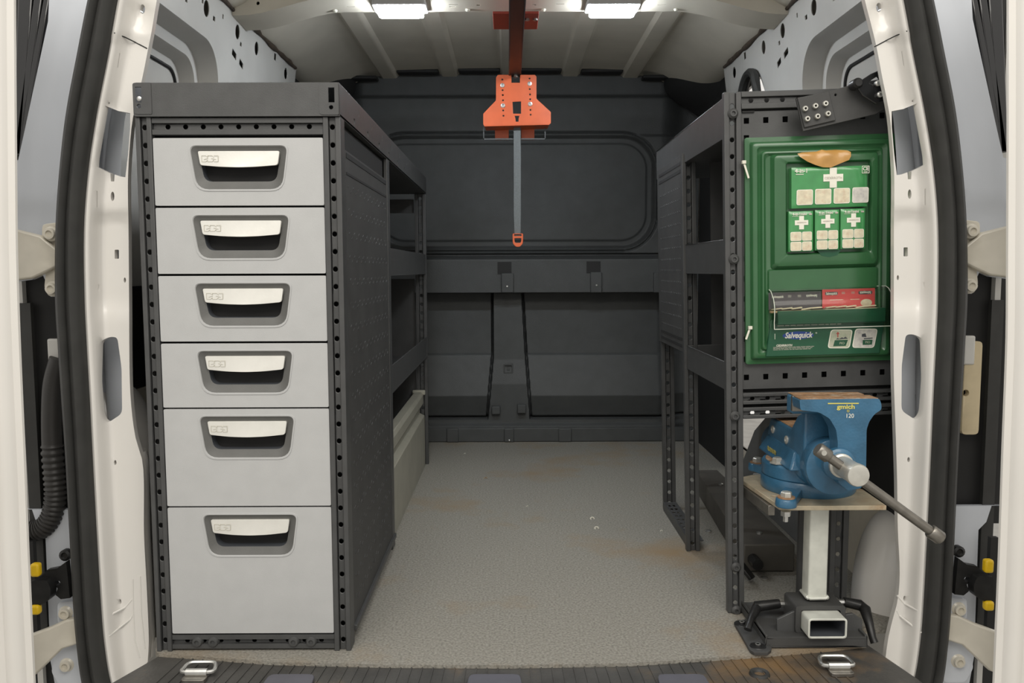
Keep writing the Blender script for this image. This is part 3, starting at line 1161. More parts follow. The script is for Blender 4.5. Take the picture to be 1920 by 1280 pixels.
def strip_side(m, y0, y1, x, z0, z1, sx, pitch=.0288, r=.0042):
    """upright facing +-x"""
    w = y1 - y0
    e = w*.3
    m.box((x, y0, z0), (x - sx*.012, y0 + e, z1))
    m.box((x, y1 - e, z0), (x - sx*.012, y1, z1))
    n = int((z1 - z0 - .02)/pitch)
    hs = [circ((y0+y1)/2, z0 + .016 + i*pitch, r, r, 8) for i in range(n + 1)]
    m.plate([(y0+e, z0), (y1-e, z0), (y1-e, z1), (y0+e, z1)], hs, lambda a, b, d: Vector((x - sx*(.004 + d), a, b)), .002)


def strip_rail(m, x0, x1, y, z0, z1, pitch=.0288, r=.0042):
    h = z1 - z0
    e = h*.32
    m.box((x0, y, z0), (x1, y + .014, z0 + e))
    m.box((x0, y, z1 - e), (x1, y + .014, z1))
    n = int((x1 - x0 - .02)/pitch)
    o = (x1 - x0 - n*pitch)/2
    hs = [circ(x0 + o + i*pitch, (z0+z1)/2, r, r, 8) for i in range(n + 1)]
    m.plate([(x0, z0+e), (x1, z0+e), (x1, z1-e), (x0, z1-e)], hs, lambda a, b, d: Vector((a, y + .006 + d, b)), .002)


cab = thing('drawer_cabinet', 'tall black metal cabinet with six grey drawers with metal grips', 'cabinet', ((XL + XRR)/2, Y0, 0))
zt_post = at(450, 219, Y0).z
xl_p = XL + .006
for (a, b) in ((XL, XL + .0258), (XRR - .0285, XRR)):
    m = MB()
    strip_post(m, a, b, Y0, 0, zt_post)
    m.build('upright', 'rack_black', cab, bev=.0015)
m = MB()
strip_side(m, Y0 + .016, Y0 + .04, XRR, 0, zt_post, 1, r=.0001) if False else m.box((XRR - .006, Y0 + .014, 0), (XRR, Y0 + .034, zt_post))
m.build('corner_flange', 'rack_black', cab, bev=.001)
m = MB().box((XRR - .008, YDR - .036, 0.0), (XRR, YDR, zt_post))
m.build('rear_upright', 'rack_black', cab, bev=.001)
m = MB().box((xl_p, YDR - .036, 0.0), (xl_p + .03, YDR, zt_post))
m.build('rear_upright', 'rack_black', cab, bev=.001)
za, zb = at(450, 252, Y0).z, at(450, 220, Y0).z
m = MB()
strip_rail(m, XL + .026, XRR - .0285, Y0 + .002, za, zb)
m.build('top_rail', 'rack_black', cab, bev=.0012)
za, zb = .004, at(450, 1191, Y0).z
m = MB()
strip_rail(m, XL + .026, XRR - .0285, Y0 + .002, za, zb)
m.build('bottom_rail', 'rack_black', cab, bev=.0012)
for u in (369, 399, 550, 583):
    p = at(u, 1206, Y0)
    MB().lathe((p.x, Y0 + .004, (za + zb)/2), [(.010, .004), (.010, 0), (.0075, -.005), (.004, -.0055), (.0035, -.003)], 14, 'y').build('bolt', 'rack_black', cab)
MB().box((XL + .002, Y0 + .024, .004), (XRR - .010, YDR - .01, zt_post - .004)).build('carcass', 'dark_inside', cab)  # near-black colour carries the shade in the gaps round the drawers
# embossed side panel
sp = MB()
zs0, zs1 = .030, at(655, 250, Y0).z - .02
sp.box((XRR - .006, Y0 + .034, zs0), (XRR - .0015, YDR - .03, zs1))
side = sp.build('side_panel', 'rack_side', cab)
for (za_, zb_) in ((zs1 - .012, zs1 - .004), (zs1 - .040, zs1 - .036)):
    MB().box((XRR - .003, Y0 + .05, za_), (XRR - .0005, YDR - .05, zb_)).build('groove', 'dark_inside', side)
MB().box((XRR - .004, Y0 + .036, .020), (XRR + .004, YDR - .002, .030)).build('foot_flange', 'rack_black', cab, bev=.001)
dz = MB()
random.seed(3)
nrow, ncol = 19, 20
for i in range(nrow):
    z = .07 + i*(zs1 - .13)/(nrow - 1)
    for j in range(ncol):
        y = Y0 + .062 + j*(YDR - Y0 - .13)/(ncol - 1)
        zz = z - .008*(j % 2)
        dz.obox((XRR - .0015, y, zz), (XRR - .0015, y + .009, zz + .004), .0014, .0022, up=(0, 0, 1))
tag(dz.build('embossed_dashes', 'rack_side', side), kind='stuff')

# drawers -------------------------------------------------------------
DR = [(258, 385), (389, 513), (517, 640), (644, 764), (767, 949), (952, 1188)]
DN = ['topmost', 'second', 'third', 'fourth', 'deep fifth', 'deepest bottom']
dx0, dx1 = at(288, 258, Y0).x, at(608, 258, Y0).x
dxa, dxb = at(316, 1188, Y0).x, at(624, 1188, Y0).x
dx0, dx1 = max(dx0, xl_p + PW - .004), (dx1 + dxb)/2
dx0 = (at(288, 258, Y0).x + dxa)/2
dx0, dx1 = XL + .0268, XRR - .0292
dcx = (dx0 + dx1)/2
YF = Y0 + .002
# shared grip meshes, local to the grip centre on the drawer face
hw, hb_, hh = .0810, .0705, .0365
bez = lambda k, y: [(a, y, b) for a, b in rpoly([(-hw + k, hh - k), (-hb_ + k*.8, -hh + k), (hb_ - k*.8, -hh + k), (hw - k, hh - k)], [.012 - k*.3, .020 - k*.5, .020 - k*.5, .012 - k*.3], 5)]
hole2 = [(a, b) for a, _, b in bez(.0010, 0)]
grip_hole = hole2
mb = MB().rings([bez(-.0022, .0022), bez(-.0012, -.0012), bez(.0008, -.0012), bez(.0020, .0008)], cap1=False)
ME_lip = mb.mesh('recess_lip', smooth=40)
ME_lip.materials.append(MT['drawer_grey'])
mb = MB().rings([bez(.0018, .0006), bez(.008, .0040), bez(.0148, .0065)], cap1=False)
ME_bez = mb.mesh('recess_bezel', smooth=40)
ME_bez.materials.append(MT['bezel_grey'])
mb = MB().rings([bez(.0148, .0065), bez(.0160, .024), bez(.018, .026)], cap1=True)
ME_rec = mb.mesh('recess', smooth=30, flip=False)
ME_rec.materials.append(MT['recess_dark'])
gp = [(-.0665, .0268), (.0665, .0268), (.0630, .0042), (.030, .0012), (0, .0002), (-.030, .0012), (-.0630, .0042)]
gp = rpoly(gp, [.003, .003, .004, .01, .01, .01, .004], 4)
mb = MB().prism(gp, lambda a, b, d: Vector((a, .0005 + d - .0035*(1 - (a/.0665)**2), b)), .005)
ME_grip = mb.mesh('handle', smooth=30)
ME_grip.materials.append(MT['aluminium'])
mk = MB()
for (x0, z0, x1, z1) in ((0, 0, 0, 11), (0, 11, 8, 11), (11, 11, 20, 11), (23, 11, 31, 11), (0, 0, 8, 0), (11, 0, 20, 0), (23, 0, 31, 0), (31, 0, 31, 11), (8, 0, 11, 3), (11, 3, 11, 0),
                         (8, 11, 11, 8), (20, 0, 23, 3), (20, 11, 23, 8), (11, 8, 12, 11), (4, 4, 12, 6), (18, 6, 27, 4)):
    k = .00088
    a, b = Vector((-.060 + x0*k, -.0042, .0095 + z0*k)), Vector((-.060 + x1*k, -.0042, .0095 + z1*k))
    yoff = lambda q: Vector((q.x, .0001 - .0035*(1 - (q.x/.0665)**2), q.z))
    mk.obox(yoff(a), yoff(b), .0006, .0006, up=(0, 1, 0))
ME_mark = mk.mesh('maker_mark', smooth=0)
ME_mark.materials.append(MT['emboss'])
ME_grip2 = ME_grip
for i, (v0, v1) in enumerate(DR):
    ztop, zbot = at(450, v0, Y0).z, at(450, v1, Y0).z
    gz = ztop - .0112 - hh
    gx = dcx + .0005
    m = MB()
    m.plate(rrect(dx0, zbot, dx1, ztop, .0025, 3), [[(gx + a, gz + b) for a, b in grip_hole]], lambda a, b, d: Vector((a, YF + d, b)), .012)
    d_ = m.build('drawer', 'drawer_grey', cab, bev=.0012)
    d_['label'] = '%s grey drawer' % DN[i]
    for me, nm in ((ME_lip, 'recess_lip'), (ME_bez, 'recess_bezel'), (ME_rec, 'recess'), (ME_grip, 'handle'), (ME_mark, 'maker_mark')):
        o = inst(me, nm, d_, (0, 0, 0))
        o.location = Vector((gx, YF, gz)) - origin(cab)
        if nm == 'handle':
            md = o.modifiers.new('bevel', 'BEVEL')
            md.width, md.segments, md.limit_method = .001, 2, 'ANGLE'
    for k, zz in enumerate((ztop - .012, )):
        pass
    MB().box((dx1 + .001, YF + .002, zbot + (ztop - zbot)*.25), (dx1 + .0022, YF + .006, zbot + (ztop - zbot)*.65)).build('runner_edge', 'steel_light', d_)

# top tray --------------------------------------------------------------
tray = thing('top_tray', 'long black open metal tray lying on top of the drawer cabinet', 'tray', ((XL+XRR)/2, Y0, zt_post))
slots = []
for (u0, v0, u1, v1) in ((617, 165, 628, 193), (257, 164, 267, 193)):
    a, b = at(u0, v1, Y0), at(u1, v0, Y0)
    slots.append([(a.x, a.z), (b.x, a.z), (b.x, b.z), (a.x, b.z)])
for (u, v) in ((622, 202), (263, 200)):
    p = at(u, v, Y0)
    slots.append(circ(p.x, p.z, .0036, n=10))
m = MB()
m.plate(rrect(XL, zt_post, XRR, ZT, .004, 3), slots, lambda a, b, d: Vector((a, Y0 - .004 + d, b)), .003)
m.build('front_wall', 'rack_black', tray, bev=.0008)
for (u0, v0, u1, v1, rr_) in ((600, 156, 637, 216, [.001, .006, .001, .001]), (249, 156, 285, 215, [.006, .001, .001, .001])):
    a, b = at(u0, v1, Y0), at(u1, v0, Y0)
    hs = [h for h in slots if min(p[0] for p in h) > a.x and max(p[0] for p in h) < b.x]
    m = MB()
    m.plate(rpoly([(max(a.x, XL+.001), a.z), (min(b.x, XRR-.001), a.z), (min(b.x, XRR-.001), b.z), (max(a.x, XL+.001), b.z)], [.006, .002, .002, .006], 3), hs, lambda p, q, d: Vector((p, Y0 - .0052 + d, q)), .0012)
    m.build('corner_lap', 'rack_black', tray)
m = MB()
hs = []
for k in range(9):
    y = Y0 + .12 + k*.14
    hs.append(rrect(y, .908, y + .012, .916, .001, 2))
    hs.append(rrect(y + .05, .928, y + .053, .940, .001, 2))
m.plate([(Y0 - .004, zt_post), (Y1, zt_post), (Y1, ZT), (Y0 - .004, ZT)], hs[:12], lambda a, b, d: Vector((XRR - d, a, b)), .003)
m.build('side_wall', 'rack_black', tray, bev=.0008)
MB().box((XL, Y0, zt_post), (XL + .003, Y1, ZT)).build('side_wall', 'rack_black', tray)
MB().box((XL, Y1 - .003, zt_post), (XRR, Y1, ZT)).build('rear_wall', 'rack_black', tray)
MB().box((XL, Y0, zt_post + .001), (XRR, Y1, zt_post + .004)).build('tray_floor', 'rack_black', tray)
p = at(263, 186, Y0)
MB().lathe((p.x, Y0 - .003, p.z), [(.004, 0), (.004, -.002), (.002, -.003)], 10, 'y').build('screw', 'zinc', tray)
p = at(635, 156, Y0)

# shelf rack behind the drawers --------------------------------------------
sh = thing('shelf_rack', 'black open shelf rack behind the drawer cabinet', 'shelf rack', ((XL+XRR)/2, 2.3, 0))
for (a, b) in ((XRR - .036, XRR), (XL, XL + .036)):
    m = MB()
    strip_post(m, a, b, Y1 - .020, 0, zt_post - .001, r=.0055)
    m.build('upright', 'rack_black', sh, bev=.0012)
for (za, zb, nm) in ((.636, .700, 0), (.362, .428, 1)):
    m = MB().box((XRR - .004, YDR + .002, za), (XRR - .001, Y1 - .002, zb))
    m.box((XL + .004, YDR + .002, za), (XRR - .001, Y1 - .002, za + .003))
    m.box((XL + .004, YDR + .002, za), (XL + .007, Y1 - .002, zb))
    m.build('shelf', 'rack_black', sh, bev=.0008)
MB().box((XL + .04, Y1 - .008, .02), (XRR - .04, Y1 - .004, .62)).build('end_sheet', 'rack_side', sh)
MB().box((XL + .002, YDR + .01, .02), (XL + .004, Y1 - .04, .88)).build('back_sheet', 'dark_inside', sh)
MB().box((XL + .04, Y1 - .008, .835), (XRR - .04, Y1 - .004, .88)).build('end_sheet', 'rack_side', sh)

# beige wheel-box board under the shelves
bd = thing('floor_board', 'beige painted boxed board along the floor below the left shelves', 'board', (XRR - .01, 2.33, 0))
ya, yb_ = YDR + .004, Y1 - .03
pr = [(-.006, 0), (-.006, .168), (-.022, .176), (-.022, .196), (-.010, .208), (-.010, .236), (-.016, .246), (-.040, .246), (-.040, 0)]
m = MB()
n = len(pr)
V = [(XRR + a - .004, ya, b) for a, b in pr] + [(XRR + a - .004, yb_, b) for a, b in pr]
m.add(V, [(i, n+i, n+(i+1) % n, (i+1) % n) for i in range(n)] + [tuple(range(n)), tuple(reversed(range(n, 2*n)))])
m.build('board', 'board_beige', bd, bev=.002)
MB().box((XRR - .05, yb_ - .004, .236), (XRR - .008, yb_ + .012, .252)).build('end_cap', 'board_beige', bd, bev=.003)

# lashing rings --------------------------------------------------------------
for (cu_, cv_, lab) in ((375, 1252, 'chrome lashing ring lying on the sill below the drawer cabinet'), (1566, 1240, 'chrome lashing ring lying on the rusty sill in front of the vise stand')):
    c = atz(cu_, cv_, .004)
    t = thing('lashing_ring', lab, 'lashing ring', (c.x, c.y - .01, 0), group='lashing rings on the sill')
    w, h = .028, .014
    loop = rpoly([(c.x - w, c.y - h), (c.x + w, c.y - h), (c.x + w*.8, c.y + h), (c.x - w*.8, c.y + h)], .010, 4)
    MB().tube([(a, b, .004 + .10*(b - c.y + h)) for a, b in loop], .0034, 8, closed=True).build('ring', 'zinc', t)
    MB().tube([(c.x - .017, c.y - h, .004), (c.x + .017, c.y - h, .004)], .0062, 10).build('sleeve', 'zinc', t)
    MB().prism(rpoly([(c.x - .020, c.y - h - .020), (c.x + .020, c.y - h - .020), (c.x + .018, c.y - h + .002), (c.x - .018, c.y - h + .002)], .008), lambda a, b, d: Vector((a, b, .0005 - d)), .006).build('base_plate', 'steel_dark', t, bev=.0015)

# debris on the carpet -----------------------------------------------------------
random.seed(11)
for (u, v, r, mt_, lab) in ((910, 896, .005, 'box_tan', 'small brown crumb on the carpet'), (1110, 972, .006, 'debris_white', 'curled white shaving on the carpet'), (1118, 990, .006, 'debris_white', 'white shaving below the curled one on the carpet'),
                            (871, 850, .003, 'debris_white', 'tiny white scrap near the bulkhead'), (988, 949, .003, 'debris_white', 'tiny white scrap mid carpet'), (1240, 995, .003, 'debris_white', 'tiny white scrap near the right rack foot')):
    c = atz(u, v, .002)
    pth = [(c.x + r*math.cos(k)*(1 - k*.1), c.y + r*2.2*math.sin(k), .0015 + .0012*math.sin(k*2)) for k in (0, .7, 1.4, 2.1, 2.8, 3.6)]
    o = MB().tube(pth, r*.28, 5).build('shaving' if mt_ == 'debris_white' else 'crumb', mt_)
    tag(solo(o, (c.x, c.y, 0)), lab, 'debris', 'floor debris')

# ================================================================== roof rail with orange bracket and strap
rt = thing('roof_bracket', 'orange sheet metal ladder bracket hanging from a rail under the roof', 'bracket', (at(967, 200, 2.5).x, 2.5, 1.24))
ry0, ry1 = 1.62, 2.52
xa = at(968, 60, 2.1).x
rzb = at(967, 141, 2.5).z
m = MB()
m.box((xa - .018, ry0, rzb), (xa - .015, ry1, rzb + .040))
m.box((xa + .015, ry0, rzb), (xa + .018, ry1, rzb + .040))
m.box((xa - .018, ry0, rzb + .0), (xa + .018, ry1, rzb + .003))
m.build('rail', 'rail_red', rt, bev=.0012)
a, b = at(924, 12, BY0 - .012), at(1010, 29, BY0 - .012)
MB().box((a.x, BY0 - .03, rzb + .040), (b.x, BY1, rzb + .046)).build('mount_plate', 'red_plate', rt, bev=.001)
for (u, v) in ((988, 21), (1003, 21)):
    p = at(u, v, BY0 + .03)
    MB().lathe((p.x, BY0 + .01, rzb + .040), [(.006, 0), (.006, -.004), (.003, -.005)], 10).build('mount_screw', 'zinc', rt)
YO_ = 2.50
op = [(930, 145), (934, 140), (959, 140), (959, 155), (975, 155), (975, 140), (1003, 140), (1006, 144), (1006, 185), (1033, 210), (1033, 231), (1030, 233), (908, 236), (906, 233), (906, 213), (930, 188)]
hl = []
for u, vs2 in ((942, (149, 169, 178, 188, 207, 217)), (993, (147, 167, 177, 186, 206, 215))):
    for i, v in enumerate(vs2):
        hl.append(circ(u + i*.4, v, 1.8, 1.8, 8))
hl += [[(961, 191), (977, 190), (977, 213), (962, 213)], [(965, 217), (974, 217), (972.5, 222), (972.5, 228), (967, 228), (966.5, 222)]]
tr = lambda L: [(p.x, p.z) for p in (at(u, v, YO_) for u, v in L)]
m = MB()
m.plate(tr(op), [tr(h) for h in hl], lambda a, b, d: Vector((a, YO_ + d, b)), .003)
bp = at(908, 235, YO_)
bq = at(1030, 232, YO_)
m.add([(bp.x, YO_, bp.z), (bq.x, YO_, bq.z), (bq.x - .004, YO_ + .05, bq.z - .004), (bp.x + .004, YO_ + .05, bp.z - .004),
       (bp.x, YO_, bp.z - .003), (bq.x, YO_, bq.z - .003), (bq.x - .004, YO_ + .05, bq.z - .007), (bp.x + .004, YO_ + .05, bp.z - .007)],
      [(0,1,2,3), (7,6,5,4), (0,4,5,1), (1,5,6,2), (2,6,7,3), (3,7,4,0)])
m.build('plate', 'orange_paint', rt, bev=.0006)
for (u, v) in ((942, 160), (943, 198), (993, 157), (994, 195)):
    p = at(u, v, YO_)
    MB().lathe((p.x, YO_, p.z), [(.0068, 0), (.0062, -.003), (.003, -.0035), (.0026, -.001)], 12, 'y').build('screw', 'zinc', rt)
p = at(967, 143, YO_)
MB().lathe((p.x, ry1 + .0 - .012, rzb - .001), [(.009, .004), (.009, -.003), (.005, -.006)], 12).build('rail_bolt', 'zinc', rt)
for (u0, u1) in ((928, 954), (977, 1002)):
    a, b = at(u0, 238, 2.56), at(u1, 262, 2.56)
    MB().box((a.x, 2.555, b.z), (b.x, 2.565, a.z + .03)).build('rear_tab', 'orange_paint', rt, bev=.001)
# clear plastic guard under the bracket
a, b = at(906, 240, 2.53), at(1023, 262, 2.53)
m = MB().box((a.x, 2.525, b.z), (b.x, 2.527, b.z + .004)).box((a.x, 2.525, b.z), (a.x + .003, 2.527, a.z)).box((b.x - .003, 2.525, b.z), (b.x, 2.527, a.z))
m.build('wire_guard', 'bulkhead_plastic', rt)
st = thing('hanging_strap', 'grey webbing strap with orange buckle hanging from the orange bracket', 'strap', (at(970, 440, 2.52).x, 2.52, at(970, 460, 2.52).z))
pth = [(969.5, 236), (970, 300), (970, 350), (970, 400), (970.5, 442)]
m = MB()
V = []
for i, (u, v) in enumerate(pth):
    c = at(u, v, 2.52)
    w = .0105 if v < 420 else .009
    V += [(c.x - w, 2.52, c.z), (c.x + w, 2.52, c.z), (c.x + w, 2.522, c.z), (c.x - w, 2.522, c.z)]
m.rings([V[i*4:i*4+4] for i in range(len(pth))], cap0=True)
m.build('webbing', 'strap_grey', st)
c = at(971, 449, 2.52)
w = .016
m = MB()
ol = rpoly([(c.x - w, c.z + .018), (c.x + w, c.z + .018), (c.x + w*.95, c.z - .012), (c.x + .006, c.z - .022), (c.x - .006, c.z - .022), (c.x - w*.95, c.z - .012)], .004, 3)
m.plate(ol, [rrect(c.x - .011, c.z + .010, c.x + .011, c.z + .020 - .004, .001, 2), rpoly([(c.x - .011, c.z + .004), (c.x + .011, c.z + .004), (c.x + .009, c.z - .010), (c.x - .009, c.z - .010)], .003, 2)],
        lambda a, b, d: Vector((a, 2.515 + d, b)), .008)
m.build('buckle', 'orange_paint', st, bev=.001)

# ================================================================== right rack (leaning frame coordinates)
rk = thing('equipment_rack', 'black perforated steel rack carrying the green first aid board', 'rack', (.16, 0, 0), rack=True)
RW, RD, RZ = .345, .69, .966
PWR = .031
m = MB()
strip_post(m, 0, PWR, 0, 0, RZ, pitch=.0298)
m.build('upright', 'rack_black', rk, bev=.0015)
for v in (213, 486, 780, 1063, 1144):
    q = rat(1370, v, 0)
    MB().lathe((PWR/2, .004, q.z), [(.0095, .003), (.0095, -.006), (.006, -.010), (.0035, -.010), (.003, -.007)], 14, 'y').build('bolt', 'rack_black', rk)
m = MB()
strip_post(m, RW - PWR, RW, 0, .36, RZ)
m.build('upright', 'rack_black', rk, bev=.0015)
# rear uprights: middle and far
YM, YF2 = 1.862 - YR, 2.19 - YR
for (u0, u1, yl, nm, z0) in ((1286, 1311, YM, 0, 0), (1244, 1267, YF2, 1, 0)):
    a, b = rat(u0, 900, yl), rat(u1, 900, yl)
    m = MB()
    strip_post(m, a.x, b.x, yl, z0, RZ - .06, pitch=.0298, r=.0048)
    m.build('upright', 'rack_black', rk, bev=.0012)
am, bm2 = rat(1286, 900, YM).x, rat(1244, 900, YF2).x
# perforated floor rail from far to middle upright
m = MB()
x0_, x1_ = bm2, bm2 + .034
hs = []
for k in range(9):
    for j in range(2):
        y = YM + .04 + k*.031
        hs.append(rrect(x0_ + .006 + j*.012, y, x0_ + .0125 + j*.012, y + .016, .001, 2))
m.plate([(x0_, YM + .01), (x1_, YM + .01), (x1_, YF2 + .0), (x0_, YF2 + .0)], hs, lambda a, b, d: Vector((a, b, .022 - d)), .002)
m.box((x0_ - .002, YM + .01, 0), (x0_, YF2, .024))
m.build('floor_rail', 'rack_black', rk, bev=.0008)
# side sheet between middle and far upright (upper)
za, zb = rat(1260, 745, YF2 - .1).z, rat(1260, 300, YF2 - .1).z
sxm = rat(1262, 500, (YM + YF2)/2).x
m = MB().box((bm2 - .004, YM + .02, .46), (bm2, YF2 + .005, .905))
ss = m.build('side_sheet', 'rack_side', rk)
for z in (.885, .868, .485, .470):
    MB().box((bm2 - .0046, YM + .04, z), (bm2 - .004, YF2 - .02, z + .007)).build('slot', 'dark_inside', ss)
dz = MB()
for i in range(13):
    for j in range(12):
        y = YM + .05 + j*(YF2 - YM - .09)/11
        dz.obox((bm2 - .0040, y, .51 + i*.027), (bm2 - .0040, y + .007, .513 + i*.027), .0012, .002)
tag(dz.build('embossed_dashes', 'rack_side', ss), kind='stuff')
# shelves with raised lips
for (z0, z1, y0, y1) in ((.885, .958, .018, YF2 + .02), (.640, .704, .018, YM + .004), (.425, .478, .018, YM + .004)):
    m = MB()
    m.box((.001, y0, z0), (.004, y1, z1))
    m.box((.001, y0, z0), (RW - .03, y1, z0 + .003))
    m.box((.001, y1 - .003, z0), (RW - .03, y1, z1))
    m.build('shelf', 'rack_black', rk, bev=.0008)
q = rat(1345, 700, .05)
MB().box((.06, YM + .01, .46), (RW - .03, YM + .014, .90)).build('rear_sheet', 'rack_side', rk)
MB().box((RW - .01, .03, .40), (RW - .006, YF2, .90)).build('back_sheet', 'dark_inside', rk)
# lower strut under the third shelf
a, b = rat(1310, 715, YM), rat(1357, 790, .05)
# perforated front sheet
zp0, zp1 = rat(1500, 727, 0).z, rat(1500, 205, 0).z
hs = []
for k in range(8):
    u = 1401 + k*36.5
    for v in (221.5, 708):
        q = rat(u, v - (u-1401)*.040 + (4 if v < 300 else 0), 0)
        if q.x < RW - .036:
            hs.append(rrect(q.x - .0048, q.z - .0052, q.x + .0048, q.z + .0052, .0008, 2))
for k in range(13):
    q = rat(1401, 258 + k*37.8, 0)
    if zp0 + .03 < q.z < zp1 - .03:
        hs.append(rrect(q.x - .0048, q.z - .0052, q.x + .0048, q.z + .0052, .0008, 2))
m = MB()
m.plate([(PWR, zp0), (RW - .02, zp0), (RW - .02, zp1), (PWR, zp1)], hs, lambda a, b, d: Vector((a, .005 + d, b)), .002)
m.build('front_sheet', 'rack_black', rk)
MB().box((PWR, .03, zp0 + .005), (RW - .03, .032, RZ - .004)).build('light_block', 'dark_inside', rk)  # added black sheet, keeps light from showing through the holes
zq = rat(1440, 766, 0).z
MB().box((PWR, .018, zq), (RW - .02, .020, zp0 + .01)).build('light_block', 'dark_inside', rk)  # added black sheet, blocks light in the gap between the rails
for (v0, v1) in ((736, 757), (763, 784)):
    za, zb = rat(1440, v1, 0).z, rat(1440, v0, 0).z
    m = MB()
    strip_rail(m, PWR, RW - .02, .0, za, zb, pitch=.0285)
    m.build('cross_rail', 'rack_black', rk, bev=.001)
za, zb = rat(1440, 203, 0).z, rat(1440, 175, 0).z
m = MB()
strip_rail(m, PWR, RW - .02, -.001, za, RZ, pitch=.0285)
m.build('top_rail', 'rack_black', rk, bev=.001)
a = rat(1383, 200, 0)
MB().box((PWR + .002, .002, za - .006), (PWR + .024, .0045, za - .003)).build('slot', 'dark_inside', rk)

# black pivot bracket on the rack's upper corner
hk = thing('pivot_bracket', 'black steel pivot bracket with six silver sleeve nuts above the first aid board', 'bracket', rat(1560, 215, -.02), rack=True)
pl = [(1491, 186), (1560, 170), (1601, 158), (1645, 150), (1664, 200), (1640, 215), (1504, 247)]
tq = lambda L, yl: [(p.x, p.z) for p in (rat(u, v, yl) for u, v in L)]
m = MB()
m.plate(tq(pl, -.03), [circ(*rat(1565, 179, -.03).xz, .0022, n=8), tq([(1509, 213), (1519, 212), (1519, 216), (1509, 217)], -.03), tq([(1547, 221), (1557, 219), (1557, 223), (1547, 224)], -.03)], lambda a, b, d: Vector((a, -.035 + d, b)), .005)
m.build('plate', 'rack_side', hk, bev=.001)
m = MB()
m.plate(tq([(1494, 184), (1553, 172), (1566, 226), (1507, 240)], -.035), [], lambda a, b, d: Vector((a, -.039 + d, b)), .004)
m.build('pad', 'rack_side', hk, bev=.0012)
for (u, v) in ((1509, 204), (1528, 199), (1547, 194.5), (1513, 223), (1532, 218.5), (1551.5, 213.5)):
    q = rat(u, v, -.04)
    MB().lathe((q.x, -.039, q.z), [(.0048, 0), (.0048, -.005), (.0040, -.006), (.0022, -.006), (.0020, 0)], 14, 'y').build('sleeve_nut', 'steel_light', hk)
m = MB()
ol = [(1600, 158), (1612, 152), (1630, 140), (1645, 133), (1651, 136), (1656, 165), (1662, 190), (1640, 196), (1615, 180)]
m.plate(tq(ol, -.05), [tq([(1629, 157), (1632, 151), (1643, 144), (1646, 148), (1644, 155), (1634, 159)], -.05)], lambda a, b, d: Vector((a, -.055 + d, b)), .006)
m.build('lever_arm', 'black_gloss', hk, bev=.0015)
q = rat(1608, 156, -.06)
MB().lathe((q.x, -.052, q.z), [(.009, .01), (.009, -.010), (.006, -.014)], 16, 'y').build('pivot_bolt', 'hinge_black', hk)
for (u, v) in ((1646, 156), (1650, 177)):
    q = rat(u, v, -.06)
    MB().lathe((q.x, -.056, q.z), [(.005, 0), (.005, -.005), (.0025, -.007)], 12, 'y').build('bolt', 'zinc', hk)

# black floor channel and grey lining behind the vise ------------------------------
fc = thing('floor_channel', 'long black steel channel on the floor behind the vise stand', 'channel', (.55, 2.06, 0))
m = MB()
m.add([(.500, 1.727, .002), (.610, 1.727, .002), (.610, 2.39, .002), (.545, 2.39, .002), (.500, 1.727, .062), (.610, 1.727, .062), (.610, 2.39, .062), (.545, 2.39, .062)],
      [(0,3,2,1), (4,5,6,7), (0,1,5,4), (1,2,6,5), (2,3,7,6), (3,0,4,7)])
m.build('channel', 'channel_dusty', fc, bev=.003)
for (x, y) in ((.555, 1.80), (.575, 2.22)):
    MB().lathe((x, y, .062), [(.007, 0), (.007, .003), (.003, .0045)], 12).build('screw', 'zinc', fc)
MB().tube([(.52, 1.727, .03), (.52, 1.69, .03)], .012, 12).build('end_roller', 'hinge_black', fc)
MB().obox((.50, 1.66, .012), (.47, 1.69, .05), .018, .008).build('latch', 'hinge_black', fc, bev=.002)
p = atz(1395, 1046, .045)
MB().cyl((.455, 1.66, .05), (.475, 1.66, .05), .010, 6).build('hex_nut', 'zinc', fc)
for (u, v) in ((1328, 996), (1433, 1084)):
    p = atz(u, v, .001)
    o = MB().lathe((p.x, p.y, 0), [(.008, 0), (.008, .003), (.004, .005)], 12).build('floor_screw', 'zinc')
    tag(solo(o, (p.x, p.y, 0)), 'silver screw head in the carpet %s the rack legs' % ('between' if u < 1400 else 'in front of the channel beside'), 'screw')
ln = MB()
poly = [(1.86, 0), (2.43, 0), (2.40, .075), (2.28, .20), (2.12, .29), (1.86, .33)]
ln.plate(poly, [], lambda a, b, d: Vector((.682 + d + .0*b, a, b)), .006)
o = ln.build('side_lining', 'liner_grey', bev=.002)
tag(solo(o, (.685, 2.0, 0)), 'grey fibre lining panel on the right side behind the vise', 'lining panel')

# ================================================================== first aid board (leaning rack frame)
def kp(cx, cy, yl=-.012):
    return rat(1380 + cx/2.784, 240 + cy/2.784, yl)


fa = thing('first_aid_board', 'green moulded first aid wall board mounted on the black rack', 'first aid board', kp(440, 1240), rack=True)
# outer corners in board space
L_, R_ = (kp(52, 300).x + kp(60, 1100).x)/2, kp(835, 640).x
T_, B_ = (kp(55, 52).z + kp(790, 20).z)/2, (kp(64, 1243).z + kp(800, 1205).z)/2


def ring(i, y, r):
    return [(a, y, b) for a, b in rrect(L_ + i, B_ + i, R_ - i, T_ - i, r, 4)]


S = 1/2.784*1.5/FPX            # one crop pixel in metres
m = MB()
m.rings([ring(0, .004, .004), ring(0, -.004, .004), ring(.008, -.005, .005), ring(.0105, -.0135, .007), ring(.013, -.0155, .007), ring(.0185, -.0155, .007), ring(.0215, -.0120, .007),
         ring(.0250, -.0110, .007), ring(.0275, -.0160, .007), ring(.0300, -.0165, .007), ring(.0345, -.0120, .008)], cap0=True, cap1=True)
m.build('shell', 'kit_green', fa, smooth=40)
